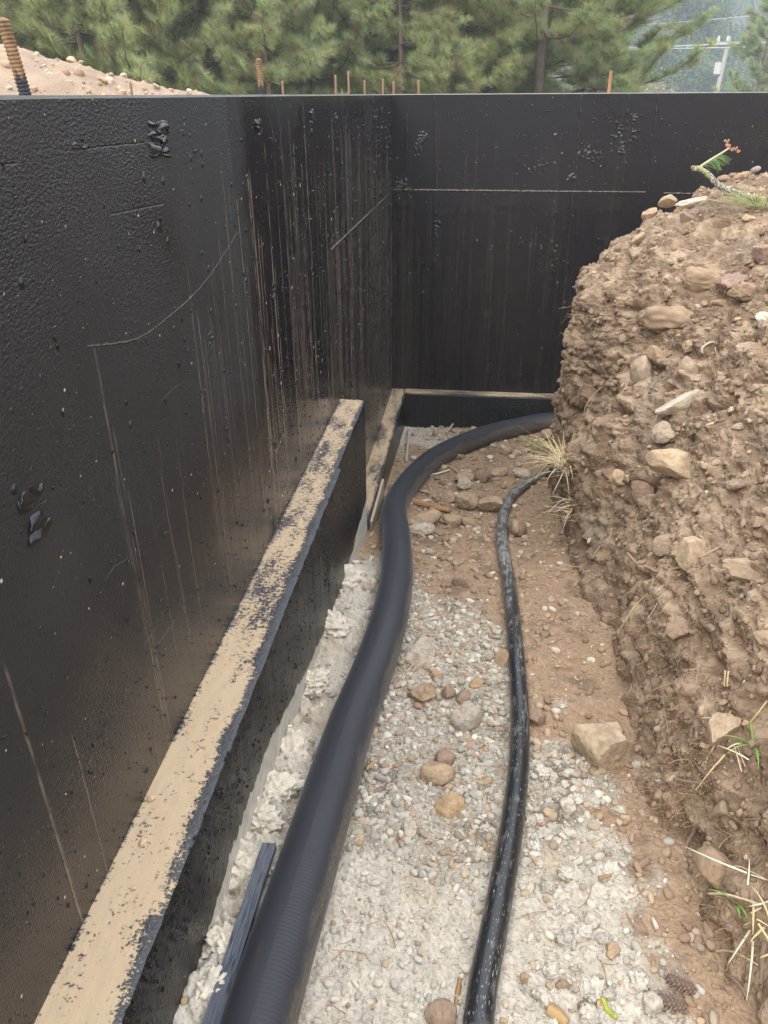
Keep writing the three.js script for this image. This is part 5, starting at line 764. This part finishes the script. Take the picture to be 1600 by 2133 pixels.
function leafTree(px, dist, H, wide, seed, label, col, base) {
  const r = rng(seed), B = azimuth(px, dist); B.y = base ?? landHeight(B.x, B.z) - 0.3; const t = thing('leafy_tree', label, 'tree', B), geos = [tube(curve([V(0, 0, 0), V(0.2, H * 0.4, 0.1), V(0, H * 0.9, 0)], 12), q => 0.22 * (1.1 - q), 8)], list = [];
  for (let k = 0; k < 14; k++) { const y = H * (0.15 + 0.7 * r()), a = r() * 6.28; geos.push(tube([V(0, y, 0), V(Math.cos(a) * wide * 0.3, y + H * 0.05, Math.sin(a) * wide * 0.3), V(Math.cos(a) * wide * 0.6, y + H * 0.12, Math.sin(a) * wide * 0.6)], q => 0.06 * (1.1 - q), 4, { closed: false })); }
  for (let k = 0; k < 60; k++) { const y = H * (0.08 + 0.9 * r()), w = wide * (0.35 + 0.65 * Math.sin(Math.PI * Math.min(1, 0.25 + 0.75 * y / H))), a = r() * 6.28, q = Math.sqrt(r()) * w, c = V(Math.cos(a) * q, y, Math.sin(a) * q), kk = 0.75 + 0.5 * r(); for (let i = 0; i < 26; i++) { const p = c.clone().add(V(r() + r() - 1, (r() + r() - 1) * 0.8, r() + r() - 1).multiplyScalar(wide * 0.34)); list.push({ p, d: V(r() - 0.5, r(), r() - 0.5).normalize(), s: 0.9 + 0.9 * r(), c: col.map(v => v * kk * (0.8 + 0.4 * r())) }); } }
  mesh('trunk', mergeGeometries(geos), barkMat, t); crown(t, leafGeo, needleMat, list); return t;
}
leafTree(1388, 75, 17, 5.2, 201, 'tall pale green tree standing in the haze left of the utility pole', [0.15, 0.21, 0.09]);
leafTree(1470, 90, 13, 4.2, 202, 'rounded hazy tree behind the utility pole', [0.11, 0.16, 0.08]);
leafTree(1310, 66, 11, 3.6, 203, 'hazy tree showing at the edge of the pine branches', [0.14, 0.19, 0.08]);
leafTree(1345, 56, 5.6, 2.4, 204, 'low yellowish shrub in front of the tall hazy tree', [0.30, 0.26, 0.11]);
leafTree(1545, 95, 12, 4.0, 205, 'dark hazy tree between the utility pole and the young pine', [0.08, 0.13, 0.07]);
{  // wood on the hillside: a far mass
  const tier = (() => { const P = []; const r = rng(44); for (let k = 0; k < 9; k++) { const y0 = 0.08 + k * 0.1, w = 0.22 * (1 - k / 9.6); for (let i = 0; i < 11; i++) { const a = i / 11 * 6.283 + k, b = a + 0.75, w2 = w * (0.65 + 0.6 * r()); P.push(0, y0 + 0.14, 0, Math.cos(a) * w2, y0 - 0.03 * r(), Math.sin(a) * w2, Math.cos(b) * w2 * 0.5, y0 + 0.06, Math.sin(b) * w2 * 0.5); } } const g = new THREE.BufferGeometry(); g.setAttribute('position', new THREE.Float32BufferAttribute(P, 3)); g.computeVertexNormals(); return plain(g); })();
  const r = rng(71), list = [];
  for (let k = 0; k < 3200; k++) { const px = -900 + 3400 * r(), d = 120 + 240 * Math.pow(r(), 1.3), p = azimuth(px, d); p.y = landHeight(p.x, p.z) - 0.5; const h = 13 + 11 * r(), kk = 0.7 + 0.6 * r(), pale = r() < 0.2; list.push({ p, n: V(0, 1, 0), a: r() * 6, s: [h, h, h], c: (pale ? [0.17, 0.21, 0.10] : [0.075, 0.12, 0.075]).map(v => v * kk) }); }
  scatter('hillside_wood', 'hazy blue conifer wood covering the far hillside', [tier], needleMat, list);
}
{  // utility pole and overhead lines
  const dist = 42, B = azimuth(1484, dist); B.y = landHeight(B.x, B.z) - 0.3; const top = EYE.y + (197 - 104) / 1820 * dist * 1.0, t = thing('utility_pole', 'leaning pale utility pole with a crossarm and a transformer in the haze', 'pole', B), H = top - B.y;
  const grey = std(0.42, 0.38, 0.33, 0.9), tip = V(0.30, H, 0);
  mesh('pole', tube([V(0, 0, 0), V(0.15, H / 2, 0), tip], q => 0.12 - 0.04 * q, 10), grey, t);
  const arm = new THREE.BoxGeometry(1.1, 0.1, 0.1); arm.translate(tip.x, H - 0.25, 0.16); const crossarm = mesh('crossarm', arm, grey, t);
  for (const x of [-0.48, -0.1, 0.48]) { const g = new THREE.CylinderGeometry(0.05, 0.07, 0.2, 8); g.translate(tip.x + x, H - 0.09, 0.16); mesh('insulator', g, std(0.5, 0.5, 0.5, 0.4), crossarm); }
  const can = new THREE.CylinderGeometry(0.16, 0.16, 0.45, 14); can.translate(tip.x - 0.26, H - 1.2, 0.0); mesh('transformer', can, std(0.5, 0.5, 0.5, 0.5), t);
  const brace = new THREE.CylinderGeometry(0.02, 0.02, 3.4, 6); brace.rotateZ(-0.75); brace.translate(tip.x - 1.2, H - 3.2, 0); mesh('guy_wire', brace, grey, t);
  const wires = [[[1000, 104, 41], [1340, 98, 40], [1580, 88.5, 39], [2000, 68, 38]], [[1000, 106, 41], [1340, 102, 40], [1580, 98, 39], [2000, 86, 38]], [[900, 60, 41], [1290, 53.5, 39], [1600, 28, 37], [2000, -14, 35]]];
  wires.forEach((w, k) => { const pts = curve(w.map(([x, y, d]) => { const q = azimuth(x, d), rr = ray(x, y); q.y = EYE.y + rr.y / Math.hypot(rr.x, rr.z) * d; return q; }), 40), O = pts[0].clone(); const m = tag(mesh('overhead_wire', local(tube(pts, k === 2 ? 0.009 : 0.017, 6), O), std(0.5, 0.5, 0.52, 0.6)), ['pale overhead cable passing just above the utility pole', 'lower pale overhead cable at the top of the utility pole', 'thin overhead wire high above the utility pole'][k], 'wire'); m.position.copy(O); });
}
scene.fog = new THREE.FogExp2(0xdfe8f0, 0.0042);
renderer.render(scene, camera);
